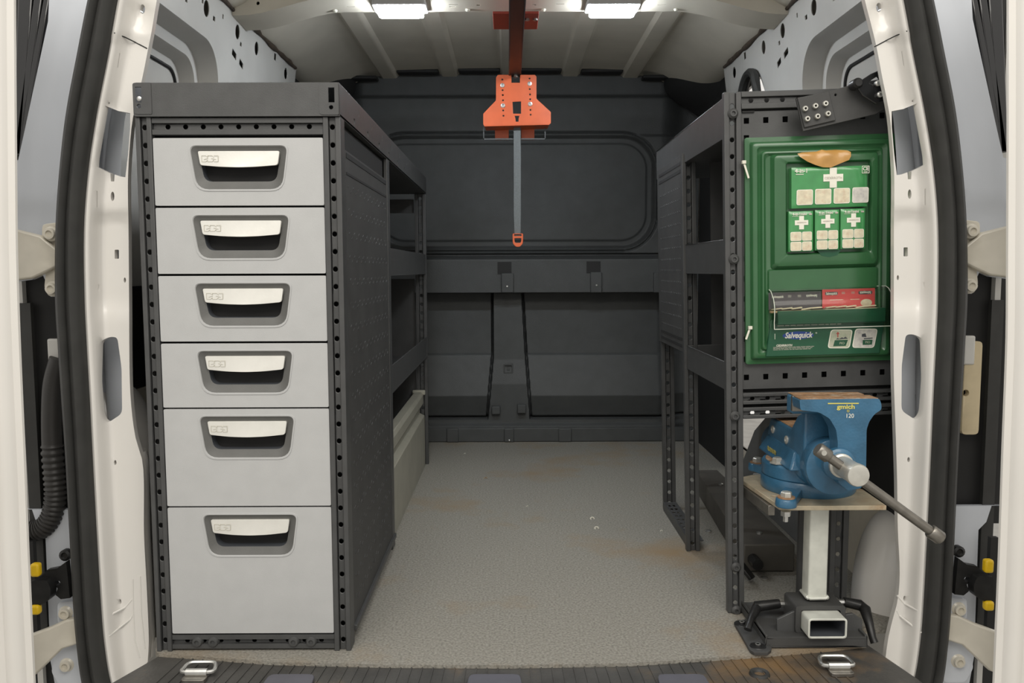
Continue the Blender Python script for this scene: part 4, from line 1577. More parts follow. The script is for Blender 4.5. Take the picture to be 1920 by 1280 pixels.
# raised frame with the pocket for the packs
a, b = kp(195, 152), kp(722, 700)
pa, pb = kp(255, 198), kp(690, 645)
fx0, fz1, fx1, fz0 = a.x, a.z, b.x, b.z
qx0, qz1, qx1, qz0 = pa.x, pa.z + .004, pb.x, pb.z


def ring2(x0, z0, x1, z1, y, r):
    return [(p, y, q) for p, q in rrect(x0, z0, x1, z1, r, 4)]


m = MB()
m.rings([ring2(fx0 - .006, fz0 - .008, fx1 + .006, fz1 + .005, -.0118, .007), ring2(fx0 - .001, fz0 - .002, fx1 + .001, fz1 + .001, -.0215, .007), ring2(fx0 + .002, fz0 + .002, fx1 - .002, fz1 - .002, -.0225, .006),
         ring2(qx0 - .002, qz0 - .002, qx1 + .002, qz1 + .002, -.0225, .005), ring2(qx0, qz0, qx1, qz1, -.0205, .004), ring2(qx0 + .001, qz0 + .001, qx1 - .001, qz1 - .001, -.0128, .003)], cap1=True)
m.build('pack_pocket', 'kit_green', fa, smooth=40)
c = kp(475, 648)
MB().prism([(c.x - .022, c.z + .004), (c.x - .014, c.z - .006), (c.x, c.z - .009), (c.x + .014, c.z - .006), (c.x + .022, c.z + .004)], lambda p, q, d: Vector((p, -.0229 + d, q)), .0006).build('finger_notch', 'label_green', fa)
a, b = kp(163, 738), kp(735, 842)
m = MB().rings([ring2(a.x, b.z, b.x, a.z, -.0118, .004), ring2(a.x + .002, b.z + .002, b.x - .002, a.z - .002, -.0160, .004)], cap1=True)
m.build('raised_band', 'kit_green', fa, smooth=40)
# dark label plate with the lettering
a, b = kp(150, 1000), kp(752, 1172)
m = MB()
m.plate([(kp(180, 1000).x, a.z), (kp(770, 980).x, a.z), (kp(742, 1160).x, b.z), (kp(150, 1165).x, b.z)], [], lambda p, q, d: Vector((p, -.0185 + d, q)), .008)
lab_ = m.build('label_plate', 'label_green', fa, bev=.001)
YT = -.0190
q = kp(318, 1080)
MB().prism([(x, z) for x, z in circ(q.x, q.z, .0285, .0072, 24)], lambda p, r, d: Vector((p, -.0188 + d, r)), .0004).build('logo_oval', 'print_blue', lab_)
text('Salvequick', .0148, 'print_white', lab_, (q.x, YT - .0002, q.z), shear=.25, xs=.80, bold=.00035)
q = kp(412, 1068)
text('®', .004, 'print_white', lab_, (q.x, YT, q.z))
q = kp(203, 1134)
text('CEDERROTH', .0050, 'print_white', lab_, (q.x, YT, q.z), align='LEFT', shear=.2, bold=.0001)
for k in range(3):
    q = kp(188, 1143 + k*6.3)
    q2 = kp(400 - k*2, 1139 + k*6.3)
    x = q.x
    random.seed(20 + k)
    while x < q2.x - .004:
        w = random.uniform(.003, .009)
        MB().box((x, YT - .0001, q.z - .0004), (min(x + w, q2.x), YT + .0004, q.z + .0004)).build('small_print', 'print_grey', lab_)
        x += w + .0012
q, q2 = kp(210, 1030), kp(540, 1022)
x = q.x
while x < q2.x:
    w = random.uniform(.006, .012)
    MB().box((x, -.0192, q.z - .0007), (min(x + w, q2.x), -.0187, q.z + .0007)).build('small_print', 'print_white', lab_)
    x += w + .002
q = kp(197, 1086)
MB().box((q.x - .0004, YT, q.z - .005), (q.x + .0004, YT + .0004, q.z + .005)).build('small_print', 'print_white', lab_)
for k, (x0, x1, x2, x3, y0, y1) in enumerate(((488, 602, 585, 470, 1050, 1147), (615, 732, 712, 597, 1045, 1145))):
    P_ = [kp(x0, y0), kp(x1, y0), kp(x2, y1), kp(x3, y1)]
    poly = rpoly([(p.x, p.z) for p in P_], .006, 4)
    MB().prism(poly, lambda p, r, d: Vector((p, -.0189 + d, r)), .0005).build('picture_frame', 'print_white', lab_)
    cx, cz = sum(p.x for p in P_)/4, sum(p.z for p in P_)/4
    MB().prism([(cx + (p[0]-cx)*.92, cz + (p[1]-cz)*.92) for p in poly], lambda p, r, d: Vector((p, -.01915 + d, r)), .0004).build('picture', 'photo_green' if k == 0 else 'photo_grey', lab_)
    if k == 0:
        m = MB().prism([(cx - .013, cz - .013), (cx + .010, cz - .013), (cx + .014, cz - .002), (cx - .010, cz - .002)], lambda p, r, d: Vector((p, -.0193 + d, r)), .0003)
        m.build('picture_detail', 'label_green', lab_)
        m = MB().prism([(cx - .008, cz - .001), (cx - .005, cz + .002), (cx - .002, cz), (cx + .003, cz + .003), (cx + .006, cz + .0015), (cx + .009, cz + .004), (cx + .014, cz)], lambda p, r, d: Vector((p, -.0193 + d, r)), .0003)
        m.build('picture_detail', 'recess_dark', lab_)
        ax = cx - .0045
        MB().prism([(ax - .001, cz + .003), (ax + .001, cz + .003), (ax + .001, cz + .009), (ax + .0032, cz + .009), (ax, cz + .0135), (ax - .0032, cz + .009), (ax - .001, cz + .009)], lambda p, r, d: Vector((p, -.0193 + d, r)), .0003).build('arrow_mark', 'print_red', lab_)
        text('PIO', .006, 'photo_green', lab_, (cx + .003, -.0195, cz - .008))
    else:
        MB().prism([(cx - .004, cz - .012), (cx + .013, cz - .012), (cx + .014, cz - .003), (cx - .004, cz - .003)], lambda p, r, d: Vector((p, -.0193 + d, r)), .0003).build('picture_detail', 'label_green', lab_)
        MB().prism([(cx - .006, cz + .003), (cx + .003, cz + .002), (cx + .001, cz + .009), (cx - .005, cz + .008)], lambda p, r, d: Vector((p, -.0193 + d, r)), .0003).build('picture_detail', 'recess_dark', lab_)
        MB().prism([(cx - .002, cz - .002), (cx + .014, cz - .001), (cx + .014, cz + .001), (cx - .002, cz + .0)], lambda p, r, d: Vector((p, -.0193 + d, r)), .0003).build('picture_detail', 'recess_dark', lab_)
        text('PIO', .006, 'photo_green', lab_, (cx + .005, -.0195, cz - .0075))
# green ledge behind the dispenser and clear cover
a, b = kp(198, 952), kp(752, 1010)
m = MB().prism([(-.012, 0), (-.032, 0), (-.034, .002), (-.034, a.z - b.z), (-.012, a.z - b.z)], lambda p, r, d: Vector((a.x + d, p, b.z + r)), b.x - a.x)
m.build('dispenser_ledge', 'label_green', fa, bev=.001)
a, b = kp(160, 845), kp(795, 1025)
h = a.z - b.z
prc = [(-.013, h), (-.0140, h + .001), (-.026, h*.96), (-.040, h*.80), (-.047, h*.55), (-.046, h*.30), (-.044, .012), (-.045, 0.0), (-.043, -.0005)]
prc2 = [(y + .0016, z - .0004) for y, z in prc[1:]]
loop = prc + list(reversed(prc2))
cv = MB()
n = len(loop)
xa_, xb_ = kp(170, 900).x, kp(778, 900).x
V = [(xa_, y, b.z + z) for y, z in loop] + [(xb_, y, b.z + z) for y, z in loop]
cv.add(V, [(i, n+i, n+(i+1) % n, (i+1) % n) for i in range(n)] + [tuple(range(n)), tuple(reversed(range(n, 2*n)))])
for xx in (xa_, xb_ - .0016):
    en = [(-.013, h), (-.026, h*.96), (-.040, h*.80), (-.047, h*.55), (-.046, h*.30), (-.044, .012), (-.045, 0.), (-.013, 0.)]
    cv.prism(en, lambda p, r, d: Vector((xx + d, p, b.z + r)), .0016)
cvo = cv.build('dispenser_cover', 'clear_plastic', fa, smooth=40)
cvo['label'] = 'clear plastic dispenser cover'
m = MB()
for k in (1, 7):
    m.tube([(xa_, loop[k][0], b.z + loop[k][1]), (xb_, loop[k][0], b.z + loop[k][1])], .0008, 6)
for xx in (xa_, xb_):
    m.tube([(xx, y, b.z + z) for y, z in prc[1:8]], .0008, 6)
m.build('cover_edge_lit', 'lit_edge', fa)  # light caught in the cover's edges, painted as pale strips

# plaster refill boxes inside the dispenser
for (x0, x1, y0, y1, mt_, lab, inn) in ((178, 460, 862, 955, 'box_purple', 'opened dark plaster refill box in the left of the clear dispenser', 'box_tan'),
                                        (460, 742, 845, 945, 'box_red', 'red plaster refill box in the right of the clear dispenser', 'box_inner')):
    a, b = kp(x0, y0, -.03), kp(x1, y1, -.03)
    t = thing('plaster_box', lab, 'plaster box', ((a.x+b.x)/2, -.02, b.z), rack=True, group='plaster refill boxes')
    zt, zb = a.z, b.z
    MB().box((a.x + .001, -.0175, zb + .004), (b.x - .001, -.0185, zt)).build('back_card', mt_, t, bev=.0004)
    MB().box((a.x + .002, -.019, zb - .001), (b.x - .002, -.031, zb + .003)).build('tray', inn, t, bev=.0006)
    random.seed(5)
    for k in range(5):
        xx = a.x + .004 + k*(b.x - a.x - .008)/5
        MB().obox((xx, -.026, zb + .004 + .002*random.random()), (xx + (b.x-a.x)/5.4, -.027 - .002*(k % 2), zb + .005 + .003*random.random()), .008, .0018).build('plaster_strip', 'box_inner', t)
    cxm = (a.x + b.x)/2
    w = b.x - a.x
    zz = zt - .0075
    if mt_ == 'box_red':
        MB().prism(rrect(cxm - w*.44, zz - .003, cxm - w*.20, zz + .003, .003, 3), lambda p, r, d: Vector((p, -.0187 + d, r)), .0003).build('logo_patch', 'box_purple', t)
        MB().prism(rrect(cxm + w*.18, zz - .003, cxm + w*.44, zz + .003, .003, 3), lambda p, r, d: Vector((p, -.0187 + d, r)), .0003).build('logo_patch', 'box_purple', t)
        MB().prism(circ(cxm + w*.33, zt - .0255, .0105, .0065, 16), lambda p, r, d: Vector((p, -.0187 + d, r)), .0003).build('finger_print', 'photo_cream', t)
        MB().box((cxm - w*.35, -.0187, zt - .0195), (cxm - w*.1, -.0186, zt - .0185)).build('small_print', 'photo_cream', t)
        MB().box((cxm + w*.03, -.0187, zt - .0195), (cxm + w*.2, -.0186, zt - .0185)).build('small_print', 'photo_cream', t)
    text('Salvequick', .0062, 'print_white', t, (cxm - w*.32, -.0189, zz), xs=.78, bold=.00012)
    text('Salvequick', .0062, 'print_white', t, (cxm + w*.31, -.0189, zz), xs=.78, bold=.00012, mirror=True)
    for dx in (-.10, .08):
        for k in range(3):
            MB().box((cxm + w*dx - .003, -.0187, zz + .0015 - k*.0014), (cxm + w*dx + .003, -.0186, zz + .0022 - k*.0014)).build('small_print', 'print_grey', t)

# bandage packs -----------------------------------------------------------
def cross(m, cx, cz, s, y):
    t = s*.36/2
    h = s/2
    m.prism([(cx-t, cz-h), (cx+t, cz-h), (cx+t, cz-t), (cx+h, cz-t), (cx+h, cz+t), (cx+t, cz+t), (cx+t, cz+h), (cx-t, cz+h), (cx-t, cz+t), (cx-h, cz+t), (cx-h, cz-t), (cx-t, cz-t)],
            lambda p, r, d: Vector((p, y + d, r)), .0005)


def pack_body(x0, z0, x1, z1, yb, yf, wr):
    m = MB()
    nx, nz = 24, 16
    random.seed(int(x0*10000))
    ph = [random.uniform(0, 6) for _ in range(6)]

    def f(s, t):
        x, z = x0 + (x1-x0)*s, z0 + (z1-z0)*t
        e = min(s, 1-s, t, 1-t)
        y = yf + .0025*(1 - sm(0, .06, e)) + wr*(math.sin(9*s + ph[0])*math.sin(5*t + ph[1]) + .6*math.sin(17*s + 6*t + ph[2]))*sm(0, .15, e)
        return (x, y, z)
    m.grid(nx, nz, f)
    m.rings([[f(0, 0), f(1, 0), f(1, 1), f(0, 1)], [(x0, yb, z0), (x1, yb, z0), (x1, yb, z1), (x0, yb, z1)]], cap1=True)
    return m


a, b = kp(282, 210, -.02), kp(674, 410, -.02)
t = thing('bandage_pack', 'large green 4-in-1 bandage pack with white cross below the brown tape', 'bandage pack', ((a.x+b.x)/2, -.02, b.z), rack=True)
YFp = -.0300
pack_body(a.x, b.z, b.x, a.z, -.013, YFp, .0005).build('pouch', 'pack_green', t, smooth=60)
yp = YFp - .0013
q = kp(486, 265)
m = MB()
cross(m, q.x, q.z, kp(537, 265).x - kp(435, 265).x, yp)
m.build('white_cross', 'print_white', t)
text('CEDERROTH', .0058, 'print_grey', t, (q.x, yp - .0002, q.z - .0006), xs=.92)
q = kp(322, 231)
text('4-in-1', .0098, 'print_white', t, (q.x, yp, q.z), xs=1.0, bold=.0002)
MB().box((q.x - .010, yp, q.z - .0062), (q.x + .004, yp + .0004, q.z - .0052)).build('small_print', 'print_white', t)
q = kp(653, 223)
m = MB().plate(rrect(q.x - .0066, q.z - .0066, q.x + .0066, q.z + .0066, .001, 2), [rrect(q.x - .0058, q.z - .0058, q.x + .0058, q.z + .0058, .001, 2)], lambda p, r, d: Vector((p, yp + d, r)), .0005)
m.build('mark_frame', 'print_white', t)
text('CE', .0085, 'print_white', t, (q.x, yp, q.z + .0012), bold=.0002)
MB().box((q.x - .0035, yp, q.z - .0046), (q.x + .0035, yp + .0004, q.z - .0036)).build('small_print', 'print_white', t)
for k, xx in enumerate((339, 434, 530, 626)):
    q = kp(xx, 366 - (xx - 339)*.042)
    w = .0147
    poly = [(q.x + p, q.z + r) for p, r in rpoly([(-w, -w*.92), (w*.97, -w*.92), (w, w*.92), (-w*.97, w*.92)], .0035, 4)]
    MB().prism(poly, lambda p, r, d: Vector((p, yp + d, r)), .0005).build('picture_frame', 'print_white', t)
    MB().prism([(q.x + (p[0]-q.x)*.92, q.z + (p[1]-q.z)*.92) for p in poly], lambda p, r, d: Vector((p, yp - .0002 + d, r)), .0005).build('picture', 'photo_cream' if k < 3 else 'photo_grey', t)
for k, (x0, x1, y0, y1, pos) in enumerate(((268, 396, 437, 643, 'left'), (405, 531, 430, 635, 'middle'), (538, 665, 424, 628, 'right'))):
    a, b = kp(x0, y0, -.02), kp(x1, y1, -.02)
    t = thing('mini_bandage_pack', 'small green 4-in-1 mini bandage pack, %s of the three on the board' % pos, 'bandage pack', ((a.x+b.x)/2, -.02, b.z), rack=True, group='mini bandage packs')
    YFp = -.0290
    pack_body(a.x, b.z, b.x, a.z, -.013, YFp, .0003).build('pouch', 'pack_green', t, smooth=60)
    yp = YFp - .0010
    w, h = b.x - a.x, a.z - b.z
    cx = a.x + w*.50
    m = MB()
    cross(m, cx, a.z - h*.285, w*.54, yp)
    m.build('white_cross', 'print_white', t)
    text('CEDERROTH', .0030, 'print_grey', t, (cx, yp - .0002, a.z - h*.285))
    text('4-in-1mini', .0062, 'print_white', t, (cx - w*.08, yp, a.z - h*.075), xs=1.0, bold=.00015)
    MB().box((cx - w*.38, yp, a.z - h*.128), (cx - w*.12, yp + .0004, a.z - h*.120)).build('small_print', 'print_white', t)
    MB().box((cx + w*.30, yp, a.z - h*.10), (cx + w*.42, yp + .0004, a.z - h*.06)).build('mark_frame', 'print_grey', t)
    for (i, j) in ((0, 0), (1, 0), (0, 1), (1, 1)):
        x0_ = a.x + w*(.05 if i == 0 else .52)
        x1_ = a.x + w*(.50 if i == 0 else .92)
        z1_ = a.z - h*(.51 + .245*j)
        z0_ = z1_ - h*.225
        MB().prism(rrect(x0_, z0_, x1_, z1_, .003, 3), lambda p, r, d: Vector((p, yp + d, r)), .0005).build('picture_frame', 'print_white', t)
        MB().prism(rrect(x0_ + .0008, z0_ + .0008, x1_ - .0008, z1_ - .0008, .0025, 3), lambda p, r, d: Vector((p, yp - .0002 + d, r)), .0005).build('picture', 'photo_cream', t)

# torn brown tape over the big pack
tp = [(320, 134), (345, 127), (420, 122), (450, 112), (470, 116), (520, 112), (580, 116), (597, 126), (596, 148), (586, 168), (540, 186), (492, 207), (450, 206), (410, 194), (370, 176), (330, 150)]
P_ = [kp(*p, -.03) for p in tp]
m = MB()
cz_ = sum(p.z for p in P_)/len(P_)
m.plate([(p.x, p.z) for p in P_], [], lambda a, b, d: Vector((a, -.0335 + d + .0010*math.sin(a*170)*math.sin(b*150) + .008*sm(cz_, cz_ + .02, b), b)), .0006, step=.005)
o = m.build('brown_tape', 'tape_brown', smooth=60)
tag(solo(o, (P_[0].x, -.03, cz_), rack=True), 'torn piece of brown packing tape holding the large bandage pack', 'tape')
# cable ties at the left edge of the board
for k, (p0, p1, lab) in enumerate((((42, 178), (66, 262), 'white cable tie at the upper left edge of the first aid board'), ((75, 1042), (52, 1103), 'white cable tie at the lower left edge of the first aid board'))):
    a, b = kp(*p0, -.012), kp(*p1, -.012)
    t = thing('cable_tie', lab, 'cable tie', (b.x, -.01, b.z), rack=True, group='cable ties')
    MB().obox((a.x, -.010, a.z), (b.x, -.012, b.z), .0035, .0022, up=(0, 1, 0)).build('strap', 'tie_white', t, bev=.0004)
    MB().box((a.x - .0035, -.014, a.z - .003), (a.x + .0035, -.007, a.z + .003)).build('head', 'tie_white', t, bev=.0006)

# ================================================================== vise on its stand
VX, VY = .533, 1.490
PZ = .250                                    # top of the steel plate
vp = thing('vise_stand', 'galvanised square post with steel plate carrying the blue vise', 'vise stand', (at(1535, 1150, 1.42).x, 1.42, 0))
c0, c1, c2, c3 = atz(1385, 895, PZ), atz(1461, 947, PZ), atz(1660, 946, PZ), atz(1625, 880, PZ)
pl = [(c0.x, c0.y), (c1.x, c1.y), (c1.x + .004, c1.y - .004), (c2.x, c1.y - .004), (c2.x + .004, c1.y + .10), (c2.x - .02, c0.y + .02), (c0.x + .03, c0.y + .02)]
bh_ = [circ(atz(1450, 930, PZ).x, atz(1450, 930, PZ).y, .005, n=10)]
m = MB().plate(pl, bh_, lambda a, b, d: Vector((a, b, PZ - d)), .008)
m.build('top_plate', 'plate_metal', vp, bev=.0008)
MB().obox((c0.x + .004, c0.y - .012, PZ - .018), (c1.x - .003, c1.y + .03, PZ - .018), .012, .018).build('plate_rib', 'steel_dark', vp, bev=.001)
px0, px1 = at(1517, 1050, 1.405).x, at(1553, 1050, 1.405).x
pw = px1 - px0
pc = (px0 + px1)/2
py = 1.405 + pw/2
def sq(h, r, z, cx=pc, cy=py):
    return [(a, b, z) for a, b in rrect(cx - h, cy - h, cx + h, cy + h, r, 3)]
m = MB().rings([sq(pw/2, .004, .074), sq(pw/2, .004, PZ - .008)], cap0=True)
m.build('post', 'galvanised', vp, smooth=40)
m = MB()
random.seed(8)
m.tube([(a, b, .0755 + random.uniform(-.001, .001)) for a, b in rrect(pc - pw*.53, py - pw*.53, pc + pw*.53, py + pw*.53, .004, 4)], .0032, 6, closed=True)
m.build('weld_bead', 'galvanised', vp)
ta, tb = at(1516, 1160, 1.355), at(1588, 1197, 1.355)
tx0, tx1, tz0, tz1 = ta.x, tb.x, tb.z, ta.z
def tr_(k, y, r):
    return [(a, y, b) for a, b in rrect(tx0 + k, tz0 + k, tx1 - k, tz1 - k, r, 4)]
MB().rings([tr_(.0033, 1.444, .003), tr_(.0033, 1.3572, .003)], cap1=False).build('tube_inside_shade', 'recess_dark', vp, smooth=40)  # shade inside the tube put into a darker colour
m = MB().rings([tr_(.0033, 1.3572, .003), tr_(.0033, 1.3555, .003), tr_(.0028, 1.355, .0035), tr_(.0006, 1.355, .006), tr_(0, 1.3556, .006), tr_(0, 1.445, .006)], cap1=False)
m.build('base_tube', 'galvanised', vp, smooth=40)
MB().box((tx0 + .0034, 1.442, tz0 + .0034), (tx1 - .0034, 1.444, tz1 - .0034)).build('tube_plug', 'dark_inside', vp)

# perforated leg and flat bar bolted under the plate
q0, q1 = at(1556, 1050, 1.53), at(1590, 1050, 1.53)
m = MB()
strip_post(m, q0.x, q1.x, 1.53, 0, PZ - .008, pitch=.0298)
m.build('perforated_leg', 'rack_black', vp, bev=.0012)
q0, q1 = at(1497, 1050, 1.545), at(1522, 1050, 1.545)
MB().box((q0.x, 1.545, 0), (q1.x, 1.556, PZ - .008)).build('flat_leg', 'rack_side', vp, bev=.0012)

# black floor mount with clamp levers
fm = thing('floor_mount', 'black steel floor mount with two clamp levers holding the vise post', 'floor mount', (pc + .02, 1.42, 0))
pts = [(1376, 1166), (1388, 1163), (1450, 1150), (1474, 1150), (1474, 1180), (1450, 1191), (1446, 1218), (1440, 1223), (1414, 1223), (1406, 1218)]
P_ = [atz(u, v, .006) for u, v in pts]
hs = [circ(atz(1390, 1169, .006).x, atz(1390, 1169, .006).y, .003, n=8)]
m = MB().plate([(p.x, p.y) for p in P_], [], lambda a, b, d: Vector((a, b, .007 - d)), .006)
m.build('foot_plate', 'rack_side', fm, bev=.001)
for (u, v) in ((1391, 1169), (1421, 1211)):
    p = atz(u, v, .007)
    MB().lathe((p.x, p.y, .007), [(.014, 0), (.013, .0012), (.006, .0015), (.0055, .004), (.003, .0045)], 16).build('foot_bolt', 'hinge_black' , fm)
    MB().lathe((p.x, p.y, .0105), [(.0050, 0), (.0048, .0012), (.0025, .0010)], 10).build('bolt_head', 'zinc', fm)
x0_, x1_ = atz(1450, 1205, .03).x, at(1618, 1190, 1.385).x
# U channel: front lip, floor, upright cheeks
yfr = 1.368
fz = at(1530, 1190, yfr).z
m = MB().box((x0_, yfr, .004), (x1_, yfr + .004, fz - .004)).box((x0_, yfr, fz - .008), (x1_, 1.52, fz - .004)).box((x0_, yfr, .004), (x0_ + .004, 1.52, fz)).box((x1_ - .004, yfr, .004), (x1_, 1.52, fz))
m.build('channel', 'rack_side', fm, bev=.0012)
for (L, nm) in (([(1457, 1186), (1457, 1161), (1488, 1146), (1500, 1146), (1508, 1152), (1508, 1188)], 0), ([(1585, 1190), (1585, 1152), (1600, 1150), (1617, 1162), (1617, 1190)], 1)):
    P_ = [at(u, v, 1.395) for u, v in L]
    m = MB().plate([(p.x, p.z) for p in P_], [], lambda a, b, d: Vector((a, 1.395 + d, b)), .006)
    m.build('cheek', 'rack_black', fm, bev=.001)
m = MB().rings([[(a, 1.388, b) for a, b in rrect(tx0 - .010, tz0 - .004, tx1 + .010, tz1 + .009, .006, 4)], [(a, 1.45, b) for a, b in rrect(tx0 - .010, tz0 - .004, tx1 + .010, tz1 + .009, .006, 4)]], cap1=False)
m.rings([[(a, 1.388, b) for a, b in rrect(tx0 - .0015, tz0 - .001, tx1 + .0015, tz1 + .0015, .005, 4)], [(a, 1.388, b) for a, b in rrect(tx0 - .010, tz0 - .004, tx1 + .010, tz1 + .009, .006, 4)]], cap1=False)
m.build('sleeve', 'rack_side', fm, smooth=40)
# levers
yl_ = 1.45
a, b = at(1416, 1137, yl_), at(1462, 1131, yl_)
MB().tube([a, a + (b-a)*.9, b], [.0095, .0085, .0075], 14).build('lever_hub', 'hinge_black', fm, smooth=50)
c = at(1472, 1131, yl_)
MB().tube([b, c], .0055, 8).build('lever_stud', 'zinc', fm)
MB().tube([a + Vector((.004, 0, 0)), at(1408, 1160, 1.42), at(1404, 1172, 1.405), at(1402, 1180, 1.40)], [.009, .007, .006, .007], 12).build('lever', 'hinge_black', fm, smooth=50)
a, b = at(1582, 1128, yl_), at(1612, 1134, yl_)
MB().tube([at(1568, 1128, yl_), a], .0055, 8).build('lever_stud', 'zinc', fm)
MB().tube([a, b, at(1622, 1142, 1.44), at(1630, 1170, 1.41), at(1636, 1195, 1.40), at(1640, 1205, 1.395)], [.0085, .010, .010, .0075, .0065, .007], 14).build('lever', 'hinge_black', fm, smooth=50)

# the vise --------------------------------------------------------------------
vi = thing('bench_vise', 'blue cast iron bench vise with rusty jaw tops and steel handle bar', 'vise', (VX, VY, PZ))
R0 = .083
BX = .546
m = MB().lathe((BX, VY, PZ), [(R0 - .002, 0), (R0, .003), (R0, .022), (R0 - .002, .025), (R0 - .004, .0255)], 48)
m.build('swivel_base', 'vise_blue', vi, smooth=40)
m = MB().lathe((BX, VY, PZ + .0255), [(R0 - .003, 0), (R0 - .001, .002), (R0 - .001, .022), (R0 - .004, .0255), (R0 - .010, .0262)], 48)
m.build('swivel_plate', 'vise_blue', vi, smooth=40)
MB().lathe((BX, VY, PZ + .0515), [(R0 - .008, 0), (R0 - .010, .0006)], 48).build('rusty_top', 'rust', vi)
for k, (u, v) in enumerate(((1420, 870), (1474, 936))):
    p = atz(u, v, PZ + .012)
    m = MB().lathe((p.x, p.y, PZ), [(.017, 0), (.018, .003), (.017, .013), (.015, .015)], 20)
    m.obox((p.x, p.y, PZ + .008), (VX, VY, PZ + .008), .030, .015)
    ear = m.build('ear', 'vise_blue', vi, smooth=40, bev=.001)
    MB().lathe((p.x, p.y, PZ + .015), [(.0145, 0), (.0145, .002)], 20).build('washer', 'rust', ear)
    MB().lathe((p.x, p.y, PZ + .017), [(.0095, 0), (.0095, .007), (.008, .0085)], 6).build('hex_bolt', 'steel_light', ear)
    MB().lathe((p.x, p.y, PZ - .026), [(.0045, 0), (.0045, .010), (.0085, .0101), (.0085, .018)], 6).build('hex_nut', 'zinc', vp)
p = atz(1458, 868, PZ + .052)
lk = MB().lathe((p.x, p.y, PZ + .052), [(.014, 0), (.014, .002), (.0095, .0021), (.0095, .009), (.008, .0105)], 6).build('lock_bolt', 'steel_light', vi)
# fixed body: side profile extruded across, with the rear anvil
def bodyprism(prof, x0, x1, name, mt_, bev=.003):
    m = MB().prism(prof, lambda y, z, d: Vector((x0 + d, y, z)), x1 - x0)
    return m.build(name, mt_, vi, bev=bev, seg=3)
YJ = 1.318
jz = at(1575, 748, YJ).z                       # jaw top height
az = at(1472, 790, 1.52).z                     # anvil height
SZ = PZ + .062                                 # slide axis
prof = [(1.400, PZ + .052), (1.560, PZ + .052), (1.585, PZ + .075), (1.572, az - .012), (1.566, az), (1.452, az), (1.436, az + .014), (1.420, jz - .045), (1.384, jz - .030), (1.382, PZ + .062)]
bodyprism(prof, VX - .034, VX + .040, 'fixed_body', 'vise_blue', .004)
prof = [(1.405, PZ + .052), (1.600, PZ + .052), (1.560, az - .030), (1.440, az - .030)]
m = MB()
m.add([(VX - .052, 1.40, PZ + .052), (VX + .052, 1.40, PZ + .052), (VX + .052, 1.585, PZ + .052), (VX - .052, 1.585, PZ + .052),
       (VX - .036, 1.42, az - .034), (VX + .036, 1.42, az - .034), (VX + .036, 1.575, az - .034), (VX - .036, 1.575, az - .034)],
      [(0,3,2,1), (4,5,6,7), (0,1,5,4), (1,2,6,5), (2,3,7,6), (3,0,4,7)])
m.build('body_skirt', 'vise_blue', vi, bev=.004, seg=3)
MB().box((VX - .029, 1.458, az), (VX + .034, 1.560, az + .0014)).build('anvil_face', 'rust', vi, bev=.0005)
MB().lathe((VX, 1.40, SZ), [(.034, 0), (.0385, .006), (.039, .10), (.039, .205), (.034, .214)], 32, 'y').build('slide_housing', 'vise_blue', vi, smooth=50)
for (dy, z) in ((1.548, az - .020), (1.470, az - .024)):
    MB().lathe((VX - .0345, dy, z), [(.0078, .006), (.0078, -.001), (.0062, -.0022), (.0040, -.0022), (.0034, .002)], 14, 'x').build('jaw_screw', 'steel_light', vi)
for k in range(4):
    MB().obox((VX - .0492 + k*.0002, 1.530 - k*.012, PZ + .066), (VX - .0490 + k*.0002, 1.522 - k*.012, PZ + .064), .0012, .007).build('side_mark', 'side_yellow', vi)
# moving jaw: T-shaped front profile, closed against the fixed jaw
jp_ = [(1499, 749), (1649, 747), (1653, 758), (1653, 768), (1640, 776), (1630, 790), (1625, 805), (1624, 880), (1622, 900), (1615, 915), (1590, 920), (1572, 905), (1568, 880), (1571, 830), (1568, 806), (1556, 785), (1536, 773), (1501, 769)]
jj = [(p.x, p.z) for p in (at(u, v, YJ) for u, v in jp_)]
m = MB().prism(rpoly(jj, .004, 3), lambda a, b, d: Vector((a, YJ + d, b)), .036)
m.build('moving_jaw', 'vise_blue', vi, bev=.0045, seg=3)
xj0, xj1 = jj[0][0], jj[1][0]
MB().box((xj0 + .002, YJ + .002, jz - .001), (xj1 - .001, YJ + .0345, jz + .0012)).build('jaw_top', 'rust', vi, bev=.0006)
MB().box((xj0 + .001, YJ + .036, jz - .026), (xj1 - .001, YJ + .044, jz)).build('jaw_plate', 'steel_dark', vi, bev=.001)
MB().box((xj0 + .003, YJ + .045, jz - .032), (xj1 - .003, YJ + .072, jz - .0006)).build('fixed_jaw_block', 'vise_blue', vi, bev=.004)
MB().box((xj0 + .005, YJ + .046, jz - .0006), (xj1 - .005, YJ + .071, jz + .0008)).build('jaw_top', 'rust', vi, bev=.0005)
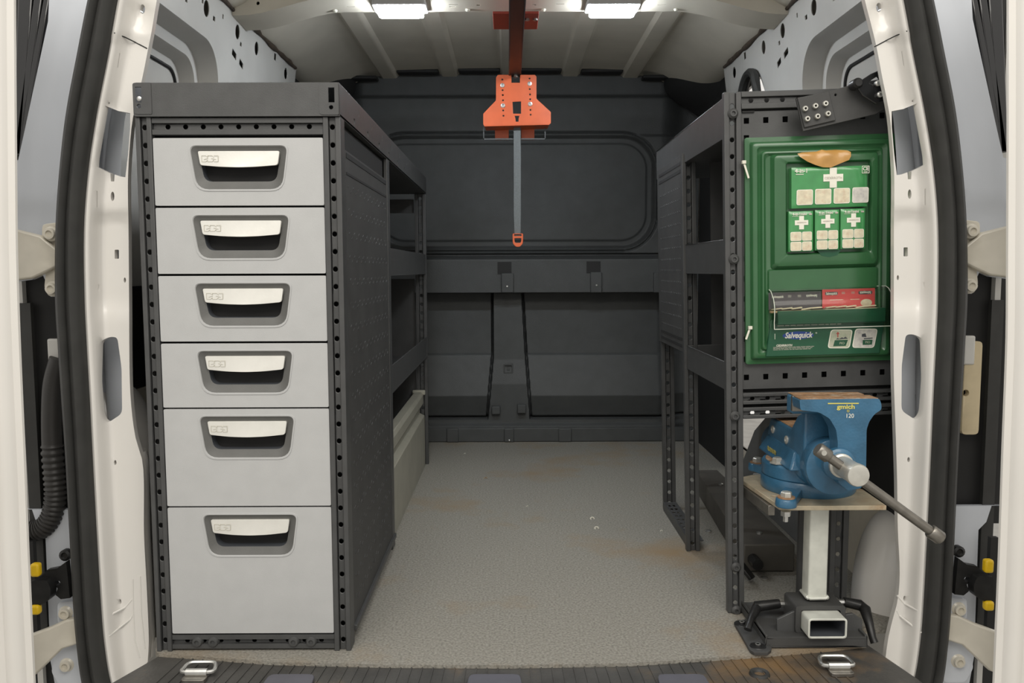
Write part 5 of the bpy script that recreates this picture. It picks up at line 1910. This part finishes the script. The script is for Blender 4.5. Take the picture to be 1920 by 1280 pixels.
# slide beam
sx, sz_ = at(1612, 893, 1.235).x, at(1612, 893, 1.235).z
MB().lathe((VX + .006, YJ + .032, PZ + .071), [(.0435, 0), (.0465, .0015), (.047, .004), (.047, .030), (.044, .034)], 40, 'y').build('slide_beam', 'vise_blue', vi, smooth=50)
# screw and head
z_s = sz_
MB().lathe((sx, YJ + .004, z_s), [(.0265, 0), (.026, -.010), (.021, -.014)], 28, 'y').build('screw_collar', 'vise_blue', vi, smooth=40)
MB().lathe((sx, YJ - .010, z_s), [(.0195, 0), (.0195, -.006), (.0165, -.008), (.0165, -.050), (.0170, -.052), (.0178, -.066), (.0165, -.0695), (.0145, -.070)], 28, 'y').build('screw_head', 'steel_light', vi, smooth=40)
hy = YJ - .043
e0, e1 = at(1540, 846, hy), at(1757, 1004, hy)
d_ = (e1 - e0).normalized()
MB().tube([e0 + d_*.012, e1 - d_*.012], .0075, 16).build('handle_bar', 'steel_dark', vi, smooth=50)
for e, sg in ((e0, 1), (e1, -1)):
    o = MB().tube([e - d_*sg*.008, e - d_*sg*.006, e + d_*sg*.013, e + d_*sg*.015], [.0095, .0112, .0112, .0095], 16).build('handle_knob', 'steel_dark', vi, smooth=50)
MB().lathe((e0.x, hy - .0112, e0.z), [(.0042, .002), (.0042, -.001), (.002, -.001)], 12, 'y').build('knob_pin', 'steel_light', vi)
# lettering on the jaw
q0, q1 = at(1552, 756.5, YJ), at(1610, 755, YJ)
MB().box((q0.x, YJ - .0006, q0.z - .0006), (q1.x, YJ + .001, q0.z + .0012)).build('lettering_rule', 'print_yellow', vi)
q = at(1586, 762.5, YJ)
text('SMITH', .0088, 'print_yellow', vi, (q.x, YJ - .0005, q.z), bold=.0002, xs=1.15) if False else text('gmich', .0098, 'print_yellow', vi, (q.x, YJ - .0005, q.z), bold=.0003, xs=1.25)
q = at(1590, 770.5, YJ)
text('®', .006, 'print_yellow', vi, (q.x, YJ - .0005, q.z))
q = at(1593, 779.5, YJ)
text('120', .0098, 'print_white', vi, (q.x, YJ - .0005, q.z), xs=.95)
